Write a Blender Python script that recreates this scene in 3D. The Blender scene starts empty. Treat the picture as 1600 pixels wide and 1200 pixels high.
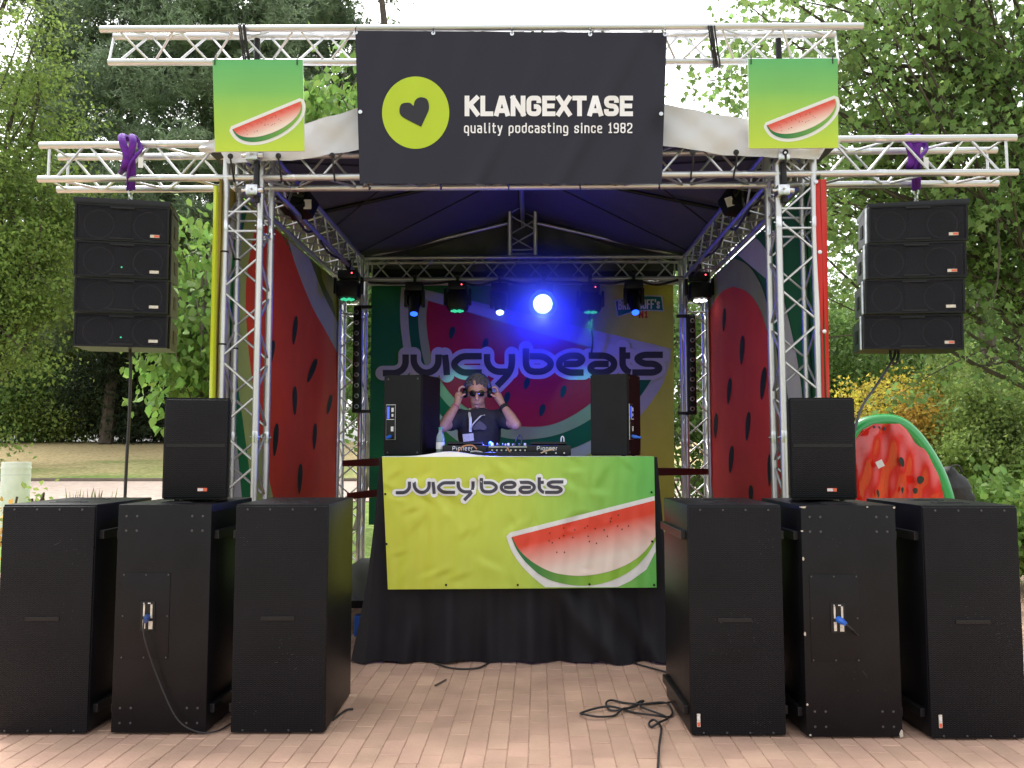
import bpy, bmesh, math, random
import numpy as np
from mathutils import Vector, Matrix

R = math.radians
random.seed(7)
rng = np.random.default_rng(7)
scene = bpy.context.scene
C = scene.collection

# ------------------------------------------------------------------ camera
F, CH = 1340.0, 1.45                       # focal length in photo pixels, camera height
PITCH = math.atan(105 / F)
cd = bpy.data.cameras.new('camera')
cd.sensor_width = 36
cd.lens = F / 1600 * 36
cd.clip_start, cd.clip_end = .05, 2000
cam = bpy.data.objects.new('camera', cd)
C.objects.link(cam)
cam.location = (0, 0, CH)
cam.rotation_euler = (math.pi / 2 + PITCH, 0, 0)
scene.camera = cam
# ------------------------------------------------------------------ sky, sun, exposure
SUN_EL, SUN_AZ = R(58), R(-28)             # azimuth clockwise from +Y: veiled sun high behind the stage
w = bpy.data.worlds.new('World')
scene.world = w
w.use_nodes = True
nt = w.node_tree
nt.nodes.clear()
sky = nt.nodes.new('ShaderNodeTexSky')
sky.sky_type = 'NISHITA'
sky.sun_disc = False
sky.sun_elevation, sky.sun_rotation = SUN_EL, SUN_AZ
sky.dust_density, sky.air_density = 5.0, 1.0
hs = nt.nodes.new('ShaderNodeHueSaturation')
hs.inputs['Saturation'].default_value = .14
hs.inputs['Value'].default_value = 2.3
bg = nt.nodes.new('ShaderNodeBackground')
bg.inputs['Strength'].default_value = .15
wo = nt.nodes.new('ShaderNodeOutputWorld')
nt.links.new(sky.outputs[0], hs.inputs['Color'])
nt.links.new(hs.outputs[0], bg.inputs['Color'])
nt.links.new(bg.outputs[0], wo.inputs['Surface'])
sd = bpy.data.lights.new('sun', 'SUN')
sd.energy, sd.angle, sd.color = .6, R(30), (1, .96, .9)
sun = bpy.data.objects.new('sun', sd)
C.objects.link(sun)
sdir = Vector((math.sin(SUN_AZ) * math.cos(SUN_EL), math.cos(SUN_AZ) * math.cos(SUN_EL), math.sin(SUN_EL)))
sun.rotation_euler = sdir.to_track_quat('Z', 'Y').to_euler()
sun.location = sdir * 30
vs = scene.view_settings
vs.view_transform, vs.look, vs.gamma, vs.exposure = 'Standard', 'None', 1.0, 0.6
scene.render.engine = 'CYCLES'
scene.cycles.use_denoising = True
scene.cycles.max_bounces = 7
scene.cycles.transparent_max_bounces = 12
scene.cycles.volume_bounces = 0
scene.cycles.caustics_reflective = scene.cycles.caustics_refractive = False

# ------------------------------------------------------------------ pixel -> world helpers
_c, _s = math.cos(PITCH), math.sin(PITCH)
def ray(px, py):
    xi, yi = (px - 800) / F, (600 - py) / F
    return Vector((xi, _c - yi * _s, _s + yi * _c))
def at(px, py, Y):
    d = ray(px, py)
    k = Y / d.y
    return Vector((d.x * k, Y, CH + d.z * k))
def at_z(px, py, Z):
    d = ray(px, py)
    k = (Z - CH) / d.z
    return Vector((d.x * k, d.y * k, Z))
def terrain(Y):
    if Y < 11: return 0.0
    if Y < 40: return .066 * (Y - 11)
    return .066 * 29 + .01 * (Y - 40)
SKEW, OX, OY = .022, .04, 5.95             # the stage stands turned a little
def L(x, y, z):
    return Vector((OX + x + SKEW * y, OY + y - SKEW * x, z))
def at_wall(px, py, xl, off=0.0):
    """point on the side wall x = xl of the stage; off moves it inwards"""
    xl = xl - off * (1 if xl > 0 else -1)
    a = OX + xl
    d = ray(px, py)
    k = (a - SKEW * OY) / (d.x - SKEW * d.y)
    return Vector((d.x * k, d.y * k, CH + d.z * k))

# ------------------------------------------------------------------ materials
def mat(name, col=(.5, .5, .5), rough=.6, metal=0, var=0, vscale=8, bump=0, bscale=60, spec=.5, emis=None, estr=1,
        attr=None, isl=0, trans=0, alpha=1, coat=0, wave=None, detail=4, world=False):
    m = bpy.data.materials.get(name)
    if m: return m
    m = bpy.data.materials.new(name)
    m.use_nodes = True
    t = m.node_tree
    N, K = t.nodes, t.links
    p = N['Principled BSDF']
    p.inputs['Roughness'].default_value = rough
    p.inputs['Metallic'].default_value = metal
    p.inputs['Specular IOR Level'].default_value = spec
    p.inputs['Alpha'].default_value = alpha
    p.inputs['Coat Weight'].default_value = coat
    m.diffuse_color = (*col, 1)
    if emis:
        p.inputs['Emission Color'].default_value = (*emis, 1)
        p.inputs['Emission Strength'].default_value = estr
    if attr:
        a = N.new('ShaderNodeAttribute')
        a.attribute_name = attr
        src = a.outputs['Color']
    else:
        rgb = N.new('ShaderNodeRGB')
        rgb.outputs[0].default_value = (*col, 1)
        src = rgb.outputs[0]
    tc = N.new('ShaderNodeTexCoord')
    if isl:
        g = N.new('ShaderNodeNewGeometry')
        oi = N.new('ShaderNodeObjectInfo')
        ad = N.new('ShaderNodeMath'); ad.operation = 'ADD'
        fr = N.new('ShaderNodeMath'); fr.operation = 'FRACT'
        K.new(g.outputs['Random Per Island'], ad.inputs[0]); K.new(oi.outputs['Random'], ad.inputs[1])
        K.new(ad.outputs[0], fr.inputs[0])
        mr = N.new('ShaderNodeMapRange')
        mr.inputs['To Min'].default_value, mr.inputs['To Max'].default_value = 1 - isl, 1 + isl
        K.new(fr.outputs[0], mr.inputs['Value'])
        h2 = N.new('ShaderNodeMapRange')
        h2.inputs['To Min'].default_value, h2.inputs['To Max'].default_value = .5 - isl * .045, .5 + isl * .045
        w2 = N.new('ShaderNodeMath'); w2.operation = 'MULTIPLY'; w2.inputs[1].default_value = 7.31
        f2 = N.new('ShaderNodeMath'); f2.operation = 'FRACT'
        K.new(fr.outputs[0], w2.inputs[0]); K.new(w2.outputs[0], f2.inputs[0]); K.new(f2.outputs[0], h2.inputs['Value'])
        hv = N.new('ShaderNodeHueSaturation')
        K.new(src, hv.inputs['Color']); K.new(mr.outputs[0], hv.inputs['Value']); K.new(h2.outputs[0], hv.inputs['Hue'])
        src = hv.outputs[0]
    if var:
        n = N.new('ShaderNodeTexNoise')
        n.inputs['Scale'].default_value, n.inputs['Detail'].default_value = vscale, detail
        if world:
            gw_ = N.new('ShaderNodeNewGeometry'); K.new(gw_.outputs['Position'], n.inputs['Vector'])
        else: K.new(tc.outputs['Object'], n.inputs['Vector'])
        mr = N.new('ShaderNodeMapRange')
        mr.inputs['From Min'].default_value, mr.inputs['From Max'].default_value = .3, .7
        mr.inputs['To Min'].default_value, mr.inputs['To Max'].default_value = 1 - var, 1 + var
        K.new(n.outputs['Fac'], mr.inputs['Value'])
        mx = N.new('ShaderNodeVectorMath'); mx.operation = 'SCALE'
        K.new(src, mx.inputs[0]); K.new(mr.outputs[0], mx.inputs['Scale'])
        src = mx.outputs[0]
    K.new(src, p.inputs['Base Color'])
    if bump:
        n = N.new('ShaderNodeTexNoise')
        n.inputs['Scale'].default_value, n.inputs['Detail'].default_value = bscale, 6
        K.new(tc.outputs['Object'], n.inputs['Vector'])
        b = N.new('ShaderNodeBump')
        b.inputs['Strength'].default_value, b.inputs['Distance'].default_value = bump, .02
        K.new(n.outputs['Fac'], b.inputs['Height'])
        K.new(b.outputs[0], p.inputs['Normal'])
    if trans:
        tr = N.new('ShaderNodeBsdfTranslucent')
        K.new(src, tr.inputs['Color'])
        mix = N.new('ShaderNodeMixShader')
        mix.inputs[0].default_value = trans
        K.new(p.outputs[0], mix.inputs[1]); K.new(tr.outputs[0], mix.inputs[2])
        K.new(mix.outputs[0], N['Material Output'].inputs['Surface'])
    return m

def grille_mat(name, col, pitch, see=0.0, rough=.5):
    """perforated steel: rows of staggered holes, dark in the holes (or see-through)"""
    m = bpy.data.materials.new(name)
    m.use_nodes = True
    t = m.node_tree; N, K = t.nodes, t.links
    p = N['Principled BSDF']
    p.inputs['Roughness'].default_value = rough
    p.inputs['Specular IOR Level'].default_value = .16
    tc = N.new('ShaderNodeTexCoord')
    sp = N.new('ShaderNodeSeparateXYZ')
    K.new(tc.outputs['Object'], sp.inputs[0])
    def mth(op, a, b=None):
        n = N.new('ShaderNodeMath'); n.operation = op
        for i, q in enumerate((a, b)):
            if q is None: continue
            if isinstance(q, (int, float)): n.inputs[i].default_value = q
            else: K.new(q, n.inputs[i])
        return n.outputs[0]
    k = 2 * math.pi / pitch
    sx = mth('SINE', mth('MULTIPLY', sp.outputs['X'], k * .58))
    sz = mth('SINE', mth('MULTIPLY', sp.outputs['Z'], k))
    pr = mth('MULTIPLY', sx, sz)
    row = mth('MULTIPLY', sz, .45)
    f = mth('ADD', mth('MULTIPLY', mth('ADD', pr, row), .35), .5)
    no = N.new('ShaderNodeTexNoise'); no.inputs['Scale'].default_value = 3.5; no.inputs['Detail'].default_value = 6
    K.new(tc.outputs['Object'], no.inputs['Vector'])
    f2 = mth('MULTIPLY', f, mth('ADD', mth('MULTIPLY', no.outputs['Fac'], 1.2), .4))
    cr = N.new('ShaderNodeMix'); cr.data_type = 'RGBA'
    K.new(f2, cr.inputs[0])
    cr.inputs[6].default_value = (col[0] * .25, col[1] * .25, col[2] * .25, 1)
    cr.inputs[7].default_value = (col[0] * 2.6, col[1] * 2.6, col[2] * 2.6, 1)
    K.new(cr.outputs[2], p.inputs['Base Color'])
    bp = N.new('ShaderNodeBump'); bp.inputs['Strength'].default_value = .5; bp.inputs['Distance'].default_value = .004
    K.new(f, bp.inputs['Height']); K.new(bp.outputs[0], p.inputs['Normal'])
    if see:
        tb = N.new('ShaderNodeBsdfTransparent'); mx = N.new('ShaderNodeMixShader')
        K.new(mth('MULTIPLY', f, -.5), mx.inputs[0])
        mm = mth('SUBTRACT', see + .25, mth('MULTIPLY', f, .5))
        K.new(mm, mx.inputs[0])
        K.new(p.outputs[0], mx.inputs[1]); K.new(tb.outputs[0], mx.inputs[2])
        K.new(mx.outputs[0], N['Material Output'].inputs['Surface'])
    return m

M = dict(
    alu=mat('aluminium', (.6, .6, .6), .45, 1, var=.2, vscale=9, bump=.05, bscale=50),
    alu_dull=mat('dull_aluminium', (.5, .5, .5), .5, 1, var=.15, vscale=12),
    steel=mat('zinc_steel', (.6, .61, .62), .3, 1, var=.2, vscale=30),
    blackp=mat('black_cabinet_paint', (.0045, .0045, .0062), .4, 0, var=.35, vscale=5, bump=.1, bscale=160, spec=.22),
    blackm=mat('black_metal', (.008, .008, .0095), .4, 0, var=.2, vscale=9, bump=.05, spec=.3),
    blackr=mat('black_rubber', (.018, .018, .018), .75),
    cloth=mat('black_molton_cloth', (.009, .0085, .012), .62, spec=.3, var=.2, vscale=5, bump=.15, bscale=300),
    screw=mat('grey_screw', (.09, .09, .1), .4, .6),
    white=mat('white_plastic', (.82, .81, .8), .5, var=.06),
    card=mat('white_card', (.7, .7, .7), .7),
    sticker=mat('sticker_paper', (.6, .56, .48), .6, var=.2, vscale=90),
    red=mat('red_print', (.6, .05, .03), .6),
    orange=mat('orange_print', (.7, .12, .06), .6),
    dark=mat('dark_print', (.022, .02, .045), .55),
    blue=mat('blue_plastic', (.02, .12, .55), .4),
    bluedisp=mat('blue_display', (.02, .02, .2), .3, emis=(.05, .1, 1), estr=1.2),
    led_green=mat('green_led', (.02, .3, .15), .3, emis=(.08, 1, .5), estr=.45),
    led_blue=mat('blue_lens', (.02, .1, .6), .2, emis=(.02, .1, 1), estr=2.0),
    led_hot=mat('bright_blue_lens', (.2, .4, 1), .2, emis=(.3, .5, 1), estr=9),
    led_white=mat('white_led', (.8, .8, .8), .3, emis=(1, .95, .9), estr=4),
    led_red=mat('red_led', (.4, .02, .05), .3, emis=(1, .08, .12), estr=4),
    purple=mat('purple_webbing', (.12, .012, .3), .75, var=.25, vscale=25, bump=.3, bscale=80),
    rope=mat('black_rope', (.015, .015, .017), .6),
    lettering=mat('white_lettering', (.8, .78, .82), .6),
    print_v=mat('printed_vinyl', attr='Col', rough=.45, spec=.35, var=.04, vscale=3, bump=.012, bscale=14),
    print_m=mat('printed_mesh_fabric', attr='Col', rough=.8, spec=.15, var=.06, vscale=3, bump=.015, bscale=10),
    tarp=mat('grey_tarpaulin', (.55, .55, .57), .45, var=.06, vscale=2, bump=.08, bscale=4),
    skin=mat('skin', (.52, .28, .2), .5, var=.08, vscale=30),
    lens=mat('dark_glass', (.01, .01, .012), .08),
    hair=mat('grey_hair', (.13, .12, .12), .7, var=.4, vscale=60, bump=.6, bscale=120),
    shirt=mat('dark_cotton', (.025, .024, .032), .85, var=.2, vscale=12, bump=.25, bscale=14),
    trousers=mat('dark_denim', (.03, .035, .05), .9),
)
M['grille'] = grille_mat('perforated_grille', (.005, .005, .0065), .0105)
M['grille_see'] = grille_mat('see_through_grille', (.012, .012, .016), .0095, see=.5)

# ------------------------------------------------------------------ mesh helpers
class MB:
    def __init__(s): s.v, s.f, s.mi, s.col = [], [], [], None
    def add(s, vs_, fs, mi=0):
        n = len(s.v)
        s.v += [tuple(q) for q in vs_]
        s.f += [tuple(i + n for i in f) for f in fs]
        s.mi += [mi] * len(fs)
        return s
    def box(s, c, d, rot=None, mi=0, bev=0):
        x, y, z = d[0] / 2, d[1] / 2, d[2] / 2
        if bev:
            bm = bmesh.new(); bmesh.ops.create_cube(bm, size=1)
            for q in bm.verts: q.co = Vector((q.co.x * d[0], q.co.y * d[1], q.co.z * d[2]))
            bmesh.ops.bevel(bm, geom=bm.edges[:], offset=bev, segments=2, affect='EDGES', profile=.6)
            bm.verts.ensure_lookup_table()
            vs_ = [q.co.copy() for q in bm.verts]; fs = [[q.index for q in f.verts] for f in bm.faces]
            bm.free()
        else:
            vs_ = [Vector(q) for q in ((-x, -y, -z), (x, -y, -z), (x, y, -z), (-x, y, -z), (-x, -y, z), (x, -y, z), (x, y, z), (-x, y, z))]
            fs = [(0, 3, 2, 1), (4, 5, 6, 7), (0, 1, 5, 4), (1, 2, 6, 5), (2, 3, 7, 6), (3, 0, 4, 7)]
        c = Vector(c)
        if rot is not None: vs_ = [rot @ q for q in vs_]
        return s.add([q + c for q in vs_], fs, mi)
    def tube(s, pts, r, n=8, mi=0, cap=True, flat=None):
        pts = [Vector(p) for p in pts]
        rr = r if isinstance(r, (list, tuple)) else [r] * len(pts)
        rings, prev = [], None
        for i, p in enumerate(pts):
            d = (pts[min(i + 1, len(pts) - 1)] - pts[max(i - 1, 0)])
            d = d.normalized() if d.length > 1e-9 else Vector((0, 0, 1))
            if prev is None:
                a = Vector((0, 0, 1)) if abs(d.z) < .9 else Vector((1, 0, 0))
                u = d.cross(a).normalized()
            else:
                u = (prev - d * prev.dot(d))
                u = u.normalized() if u.length > 1e-6 else d.orthogonal().normalized()
            prev = u
            vv = d.cross(u)
            fl = flat or 1
            rings.append([p + u * (math.cos(2 * math.pi * k / n) * rr[i]) + vv * (math.sin(2 * math.pi * k / n) * rr[i] * fl) for k in range(n)])
        vs_ = [q for ring in rings for q in ring]
        fs = [(i * n + k, i * n + (k + 1) % n, (i + 1) * n + (k + 1) % n, (i + 1) * n + k) for i in range(len(pts) - 1) for k in range(n)]
        if cap:
            fs.append(tuple(range(n))[::-1]); fs.append(tuple((len(pts) - 1) * n + k for k in range(n)))
        return s.add(vs_, fs, mi)
    def lathe(s, c, axis, prof, n=20, mi=0):
        """prof: list of (distance along the axis, radius)"""
        axis = Vector(axis).normalized(); u = axis.orthogonal().normalized(); v2 = axis.cross(u); c = Vector(c)
        vs_ = [c + axis * h + u * (math.cos(2 * math.pi * k / n) * r) + v2 * (math.sin(2 * math.pi * k / n) * r) for h, r in prof for k in range(n)]
        fs = [(i * n + k, i * n + (k + 1) % n, (i + 1) * n + (k + 1) % n, (i + 1) * n + k) for i in range(len(prof) - 1) for k in range(n)]
        fs.append(tuple(range(n))[::-1]); fs.append(tuple((len(prof) - 1) * n + k for k in range(n)))
        return s.add(vs_, fs, mi)
    def ball(s, c, r, n=12, m=8, mi=0, rot=None):
        r = Vector(r) if not isinstance(r, (int, float)) else Vector((r, r, r))
        c = Vector(c); vs_ = []
        for i in range(m + 1):
            th = math.pi * i / m
            for k in range(n):
                q = Vector((math.sin(th) * math.cos(2 * math.pi * k / n) * r.x, math.sin(th) * math.sin(2 * math.pi * k / n) * r.y, math.cos(th) * r.z))
                if rot is not None: q = rot @ q
                vs_.append(c + q)
        fs = [(i * n + k, (i + 1) * n + k, (i + 1) * n + (k + 1) % n, i * n + (k + 1) % n) for i in range(m) for k in range(n)]
        return s.add(vs_, fs, mi)
    def capsule(s, a, b, ra, rb, n=12, mi=0):
        a, b = Vector(a), Vector(b); d = (b - a).normalized()
        pts, rr = [], []
        for k in range(5):
            t = math.pi / 2 * (1 - k / 4); pts.append(a - d * (ra * math.sin(t))); rr.append(max(ra * math.cos(t), 1e-4))
        for k in range(5):
            t = math.pi / 2 * k / 4; pts.append(b + d * (rb * math.sin(t))); rr.append(max(rb * math.cos(t), 1e-4))
        return s.tube(pts, rr, n, mi)
    def mesh(s, name, mats, smooth=False):
        me = bpy.data.meshes.new(name)
        me.from_pydata([tuple(q) for q in s.v], [], s.f)
        for m_ in (mats if isinstance(mats, (list, tuple)) else [mats]): me.materials.append(m_)
        if len(set(s.mi)) > 1: me.polygons.foreach_set('material_index', s.mi)
        if smooth: smooth_mesh(me)
        if s.col:
            ca = me.color_attributes.new('Col', 'FLOAT_COLOR', 'POINT')
            ca.data.foreach_set('color', [q for c_ in s.col for q in (*c_, 1.0)])
        me.update()
        return me
    def build(s, name, mats, parent=None, smooth=False, world=True):
        me = s.mesh(name, mats, smooth)
        o = bpy.data.objects.new(name, me); C.objects.link(o)
        if parent:
            o.parent = parent
            if world: me.transform(world_matrix(parent).inverted())
        return o
def smooth_mesh(me, ang=40):
    me.polygons.foreach_set('use_smooth', [True] * len(me.polygons))
    try: me.set_sharp_from_angle(angle=R(ang))
    except Exception: pass
def world_matrix(o):
    m_ = o.matrix_basis.copy()
    return world_matrix(o.parent) @ m_ if o.parent else m_
def tag(o, label, cat, group=None, kind=None):
    if label: o['label'] = label
    if cat: o['category'] = cat
    if group: o['group'] = group
    if kind: o['kind'] = kind
    return o
def thing(name, label, cat, loc=(0, 0, 0), rz=0, group=None, rot=None):
    o = bpy.data.objects.new(name, None); C.objects.link(o)
    o.empty_display_size = .1
    o.location = loc
    o.rotation_euler = rot if rot else (0, 0, rz)
    return tag(o, label, cat, group)
_unit = {}
def bar(name, p0, p1, r, parent, m_, n=8):
    """round bar between two world points; all bars share one unit cylinder per material"""
    key = (m_.name, n)
    if key not in _unit:
        _unit[key] = MB().tube([(0, 0, -.5), (0, 0, .5)], 1, n).mesh('round_bar', m_, True)
    p0, p1 = Vector(p0), Vector(p1)
    d = p1 - p0
    mw = Matrix.Translation((p0 + p1) / 2) @ d.to_track_quat('Z', 'Y').to_matrix().to_4x4() @ Matrix.Diagonal((r, r, d.length, 1))
    o = bpy.data.objects.new(name, _unit[key]); C.objects.link(o)
    o.parent = parent
    o.matrix_basis = world_matrix(parent).inverted() @ mw
    return o
def copy_tree(o, parent=None):
    c_ = o.copy(); C.objects.link(c_); c_.parent = parent
    for ch in list(o.children):
        copy_tree(ch, c_)
    return c_
def spline(pts, n=8, closed=False):
    P = [Vector(p) for p in pts]; out = []
    m_ = len(P)
    for i in range(m_ if closed else m_ - 1):
        g = lambda k: P[k % m_] if closed else P[min(max(k, 0), m_ - 1)]
        p0, p1, p2, p3 = g(i - 1), g(i), g(i + 1), g(i + 2)
        for k in range(n):
            t = k / n
            out.append(.5 * ((2 * p1) + (p2 - p0) * t + (2 * p0 - 5 * p1 + 4 * p2 - p3) * t * t + (3 * p1 - p0 - 3 * p2 + p3) * t ** 3))
    if not closed: out.append(P[-1])
    return out

# ------------------------------------------------------------------ print on sheets (all in photo pixels of the sheet's plane)
def sheet(name, corners, surf, colfn, nu, nv, m_, parent):
    tl, tr, br, bl = [Vector(q) for q in corners]
    b = MB(); b.col = []
    for j in range(nv + 1):
        for i in range(nu + 1):
            u, v = i / nu, j / nv
            q = (tl * (1 - u) + tr * u) * (1 - v) + (bl * (1 - u) + br * u) * v
            b.v.append(tuple(surf(q.x, q.y, 0))); b.col.append(colfn(u, v, q.x, q.y))
    for j in range(nv):
        for i in range(nu):
            a = j * (nu + 1) + i
            b.f.append((a, a + nu + 1, a + nu + 2, a + 1)); b.mi.append(0)
    return b.build(name, m_, parent, True)
def polyprint(name, pts, surf, off, col, parent, m_=None, step=14):
    """a filled outline printed on a sheet: cut along a grid so that it follows the folds"""
    m_ = m_ or M['print_v']
    stp = step if isinstance(step, tuple) else (step, step)
    bm = bmesh.new()
    vs_ = []
    for p in pts:
        p = Vector((p[0], p[1], 0))
        if not vs_ or (p - vs_[-1].co).length > .05: vs_.append(bm.verts.new(p))
    if (vs_[0].co - vs_[-1].co).length < .05: bm.verts.remove(vs_.pop())
    bm.faces.new(vs_)
    bmesh.ops.triangulate(bm, faces=bm.faces[:])
    xs = [v.co.x for v in bm.verts]; ys = [v.co.y for v in bm.verts]
    for ax, lo, hi in ((0, min(xs), max(xs)), (1, min(ys), max(ys))):
        step = stp[ax]
        t = math.floor(lo / step) * step + step
        while t < hi:
            co = [0, 0, 0]; co[ax] = t; no = [0, 0, 0]; no[ax] = 1
            bmesh.ops.bisect_plane(bm, geom=bm.verts[:] + bm.edges[:] + bm.faces[:], plane_co=co, plane_no=no, dist=1e-4)
            t += step
    b = MB(); b.col = []
    bm.verts.index_update()
    for v in bm.verts:
        b.v.append(tuple(surf(v.co.x, v.co.y, off))); b.col.append(col(v.co.x, v.co.y) if callable(col) else col)
    for f in bm.faces:
        b.f.append(tuple(v.index for v in f.verts)[::-1]); b.mi.append(0)
    bm.free()
    return b.build(name, m_, parent, True)
def rounded(pts, r, n=5):
    """round the inner corners of a polyline"""
    P = [Vector((p[0], p[1])) for p in pts]; out = [P[0]]
    for i in range(1, len(P) - 1):
        a, b_, c_ = P[i - 1], P[i], P[i + 1]
        d0, d1 = (a - b_), (c_ - b_)
        rr = min(r, d0.length * .499, d1.length * .499)
        p0, p1 = b_ + d0.normalized() * rr, b_ + d1.normalized() * rr
        for k in range(n + 1):
            t = k / n
            out.append(p0 * (1 - t) ** 2 + b_ * 2 * t * (1 - t) * .93 + (p0 + p1) * .07 * t * (1 - t) + p1 * t * t)
    out.append(P[-1])
    return out
def ribbon(b, pts, wd, surf, off, cap=True, step=6):
    P = [Vector((p[0], p[1])) for p in pts]
    Q = [P[0]]
    for p in P[1:]:
        if (p - Q[-1]).length > 1e-3: Q.append(p)
    if cap:
        Q[0] = Q[0] + (Q[0] - Q[1]).normalized() * wd / 2
        Q[-1] = Q[-1] + (Q[-1] - Q[-2]).normalized() * wd / 2
    fine = [Q[0]]
    for p in Q[1:]:
        n = max(1, int((p - fine[-1]).length / step)); a = fine[-1]
        for k in range(1, n + 1): fine.append(a.lerp(p, k / n))
    base = len(b.v)
    for i, p in enumerate(fine):
        d0 = (p - fine[i - 1]).normalized() if i else (fine[1] - p).normalized()
        d1 = (fine[i + 1] - p).normalized() if i < len(fine) - 1 else d0
        t = d0 + d1
        t = t.normalized() if t.length > 1e-6 else d0
        nn = Vector((-t.y, t.x)); k = min(1 / max(nn.dot(Vector((-d0.y, d0.x))), .35), 2.2)
        for sg in (-1, 1):
            q = p + nn * (sg * wd / 2 * k)
            b.v.append(tuple(surf(q.x, q.y, off)))
    for i in range(len(fine) - 1):
        a = base + 2 * i
        b.f.append((a, a + 1, a + 3, a + 2)); b.mi.append(0)

G = {  # stroke letters in a unit box, y up
    'K': (.62, [[(0, 0), (0, 1)], [(.95, 1), (.12, .47)], [(.3, .6), (1, 0)]]), 'L': (.5, [[(0, 1), (0, 0), (1, 0)]]),
    'A': (.66, [[(0, 0), (.42, 1), (.58, 1), (1, 0)], [(.2, .2), (.8, .2)]]), 'N': (.62, [[(0, 0), (0, 1)], [(0, 1), (1, 0)], [(1, 0), (1, 1)]]),
    'G': (.62, [[(1, .68), (1, 1), (0, 1), (0, 0), (1, 0), (1, .46), (.5, .46)]]), 'E': (.52, [[(1, 1), (0, 1), (0, 0), (1, 0)], [(0, .5), (.9, .5)]]),
    'X': (.64, [[(0, 0), (1, 1)], [(0, 1), (1, 0)]]), 'T': (.58, [[(0, 1), (1, 1)], [(.5, 0), (.5, .9)]]),
    'S': (.62, [[(1, .7), (1, 1), (0, 1), (0, .52), (1, .48), (1, 0), (0, 0), (0, .3)]]),
    'B': (.58, [[(0, 0), (0, 1), (.9, 1), (.9, .53), (.1, .53)], [(.1, .5), (1, .5), (1, 0), (.1, 0)]]), 'R': (.58, [[(0, 0), (0, 1), (1, 1), (1, .45), (.1, .45)], [(.5, .42), (1, 0)]]),
    'I': (.2, [[(.5, 0), (.5, 1)]]), 'H': (.58, [[(0, 0), (0, 1)], [(1, 0), (1, 1)], [(.1, .5), (.9, .5)]]), 'O': (.6, [[(.5, 1), (0, 1), (0, 0), (1, 0), (1, 1), (.5, 1)]]),
    'F': (.5, [[(0, 0), (0, 1), (1, 1)], [(.1, .5), (.85, .5)]]), 'P': (.55, [[(0, 0), (0, 1), (1, 1), (1, .45), (.1, .45)]]),
    'q': (.46, [[(1, -.3), (1, .72), (0, .72), (0, 0), (1, 0)]]), 'u': (.46, [[(0, .72), (0, 0), (1, 0)], [(1, 0), (1, .72)]]),
    'a': (.44, [[(.05, .72), (1, .72), (1, 0)], [(.95, .42), (0, .42), (0, 0), (.95, 0)]]), 'l': (.22, [[(.3, 1), (.3, 0), (1, 0)]]),
    'i': (.12, [[(.5, 0), (.5, .72)], [(.5, .95), (.5, 1.0)]]), 't': (.3, [[(.3, .98), (.3, 0), (1, 0)], [(0, .72), (.95, .72)]]),
    'y': (.46, [[(0, .72), (.5, 0)], [(1, .72), (.35, -.3), (.1, -.3)]]), 'p': (.46, [[(0, -.3), (0, .72), (1, .72), (1, 0), (.05, 0)]]),
    'o': (.46, [[(.5, .72), (0, .72), (0, 0), (1, 0), (1, .72), (.5, .72)]]), 'd': (.46, [[(1, 1), (1, 0), (0, 0), (0, .72), (.95, .72)]]),
    'c': (.42, [[(1, .55), (1, .72), (0, .72), (0, 0), (1, 0), (1, .17)]]), 's': (.42, [[(1, .58), (1, .72), (0, .72), (0, .38), (1, .34), (1, 0), (0, 0), (0, .15)]]),
    'n': (.46, [[(0, 0), (0, .72)], [(.05, .72), (1, .72), (1, 0)]]), 'g': (.46, [[(.95, 0), (0, 0), (0, .72), (1, .72), (1, -.3), (.05, -.3)]]),
    'e': (.45, [[(.05, .36), (1, .36), (1, .72), (0, .72), (0, 0), (.95, 0)]]), 'r': (.3, [[(0, 0), (0, .72), (1, .72)]]),
    '1': (.3, [[(.1, .85), (.6, 1), (.6, 0)], [(.1, 0), (1, 0)]]), '9': (.48, [[(.05, 0), (1, 0), (1, 1), (0, 1), (0, .45), (.95, .45)]]),
    '8': (.48, [[(.5, 1), (0, 1), (0, .54), (1, .54), (1, 1), (.5, 1)], [(.5, .5), (0, .5), (0, 0), (1, 0), (1, .5), (.5, .5)]]),
    '2': (.48, [[(0, .8), (0, 1), (1, 1), (1, .55), (0, .2), (0, 0), (1, 0)]]), "'": (.1, [[(.5, .8), (.5, 1)]]), ' ': (.2, []),
}
def text_print(name, txt, x0, x1, ybase, ytop, wd, surf, off, m_, parent, rr=.16, gap=.13, slope=0.0):
    """stroke lettering fitted between x0 and x1 (pixels of the sheet)"""
    H = ybase - ytop
    hw = wd / 2
    tot = sum(G[ch][0] for ch in txt) + gap * (len(txt) - 1) * 1.0
    k = ((x1 - x0) - wd * len(txt)) / tot
    b = MB(); x = x0; n = 0
    for ch in txt:
        gw, st = G[ch]
        for s_ in st:
            P = [(x + hw + p[0] * gw * k, ybase - hw - p[1] * (H - wd) + slope * (x - x0)) for p in s_]
            sharp = ch in 'KANXTLEIHF1'
            P2 = P if sharp else rounded(P, rr * H)
            ribbon(b, P2, wd, surf, off + n * .00012, step=max(6, H / 4), cap=(sharp or wd < 4)); n += 1
        x += gw * k + wd + gap * k
    return b.build(name, m_, parent)
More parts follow.
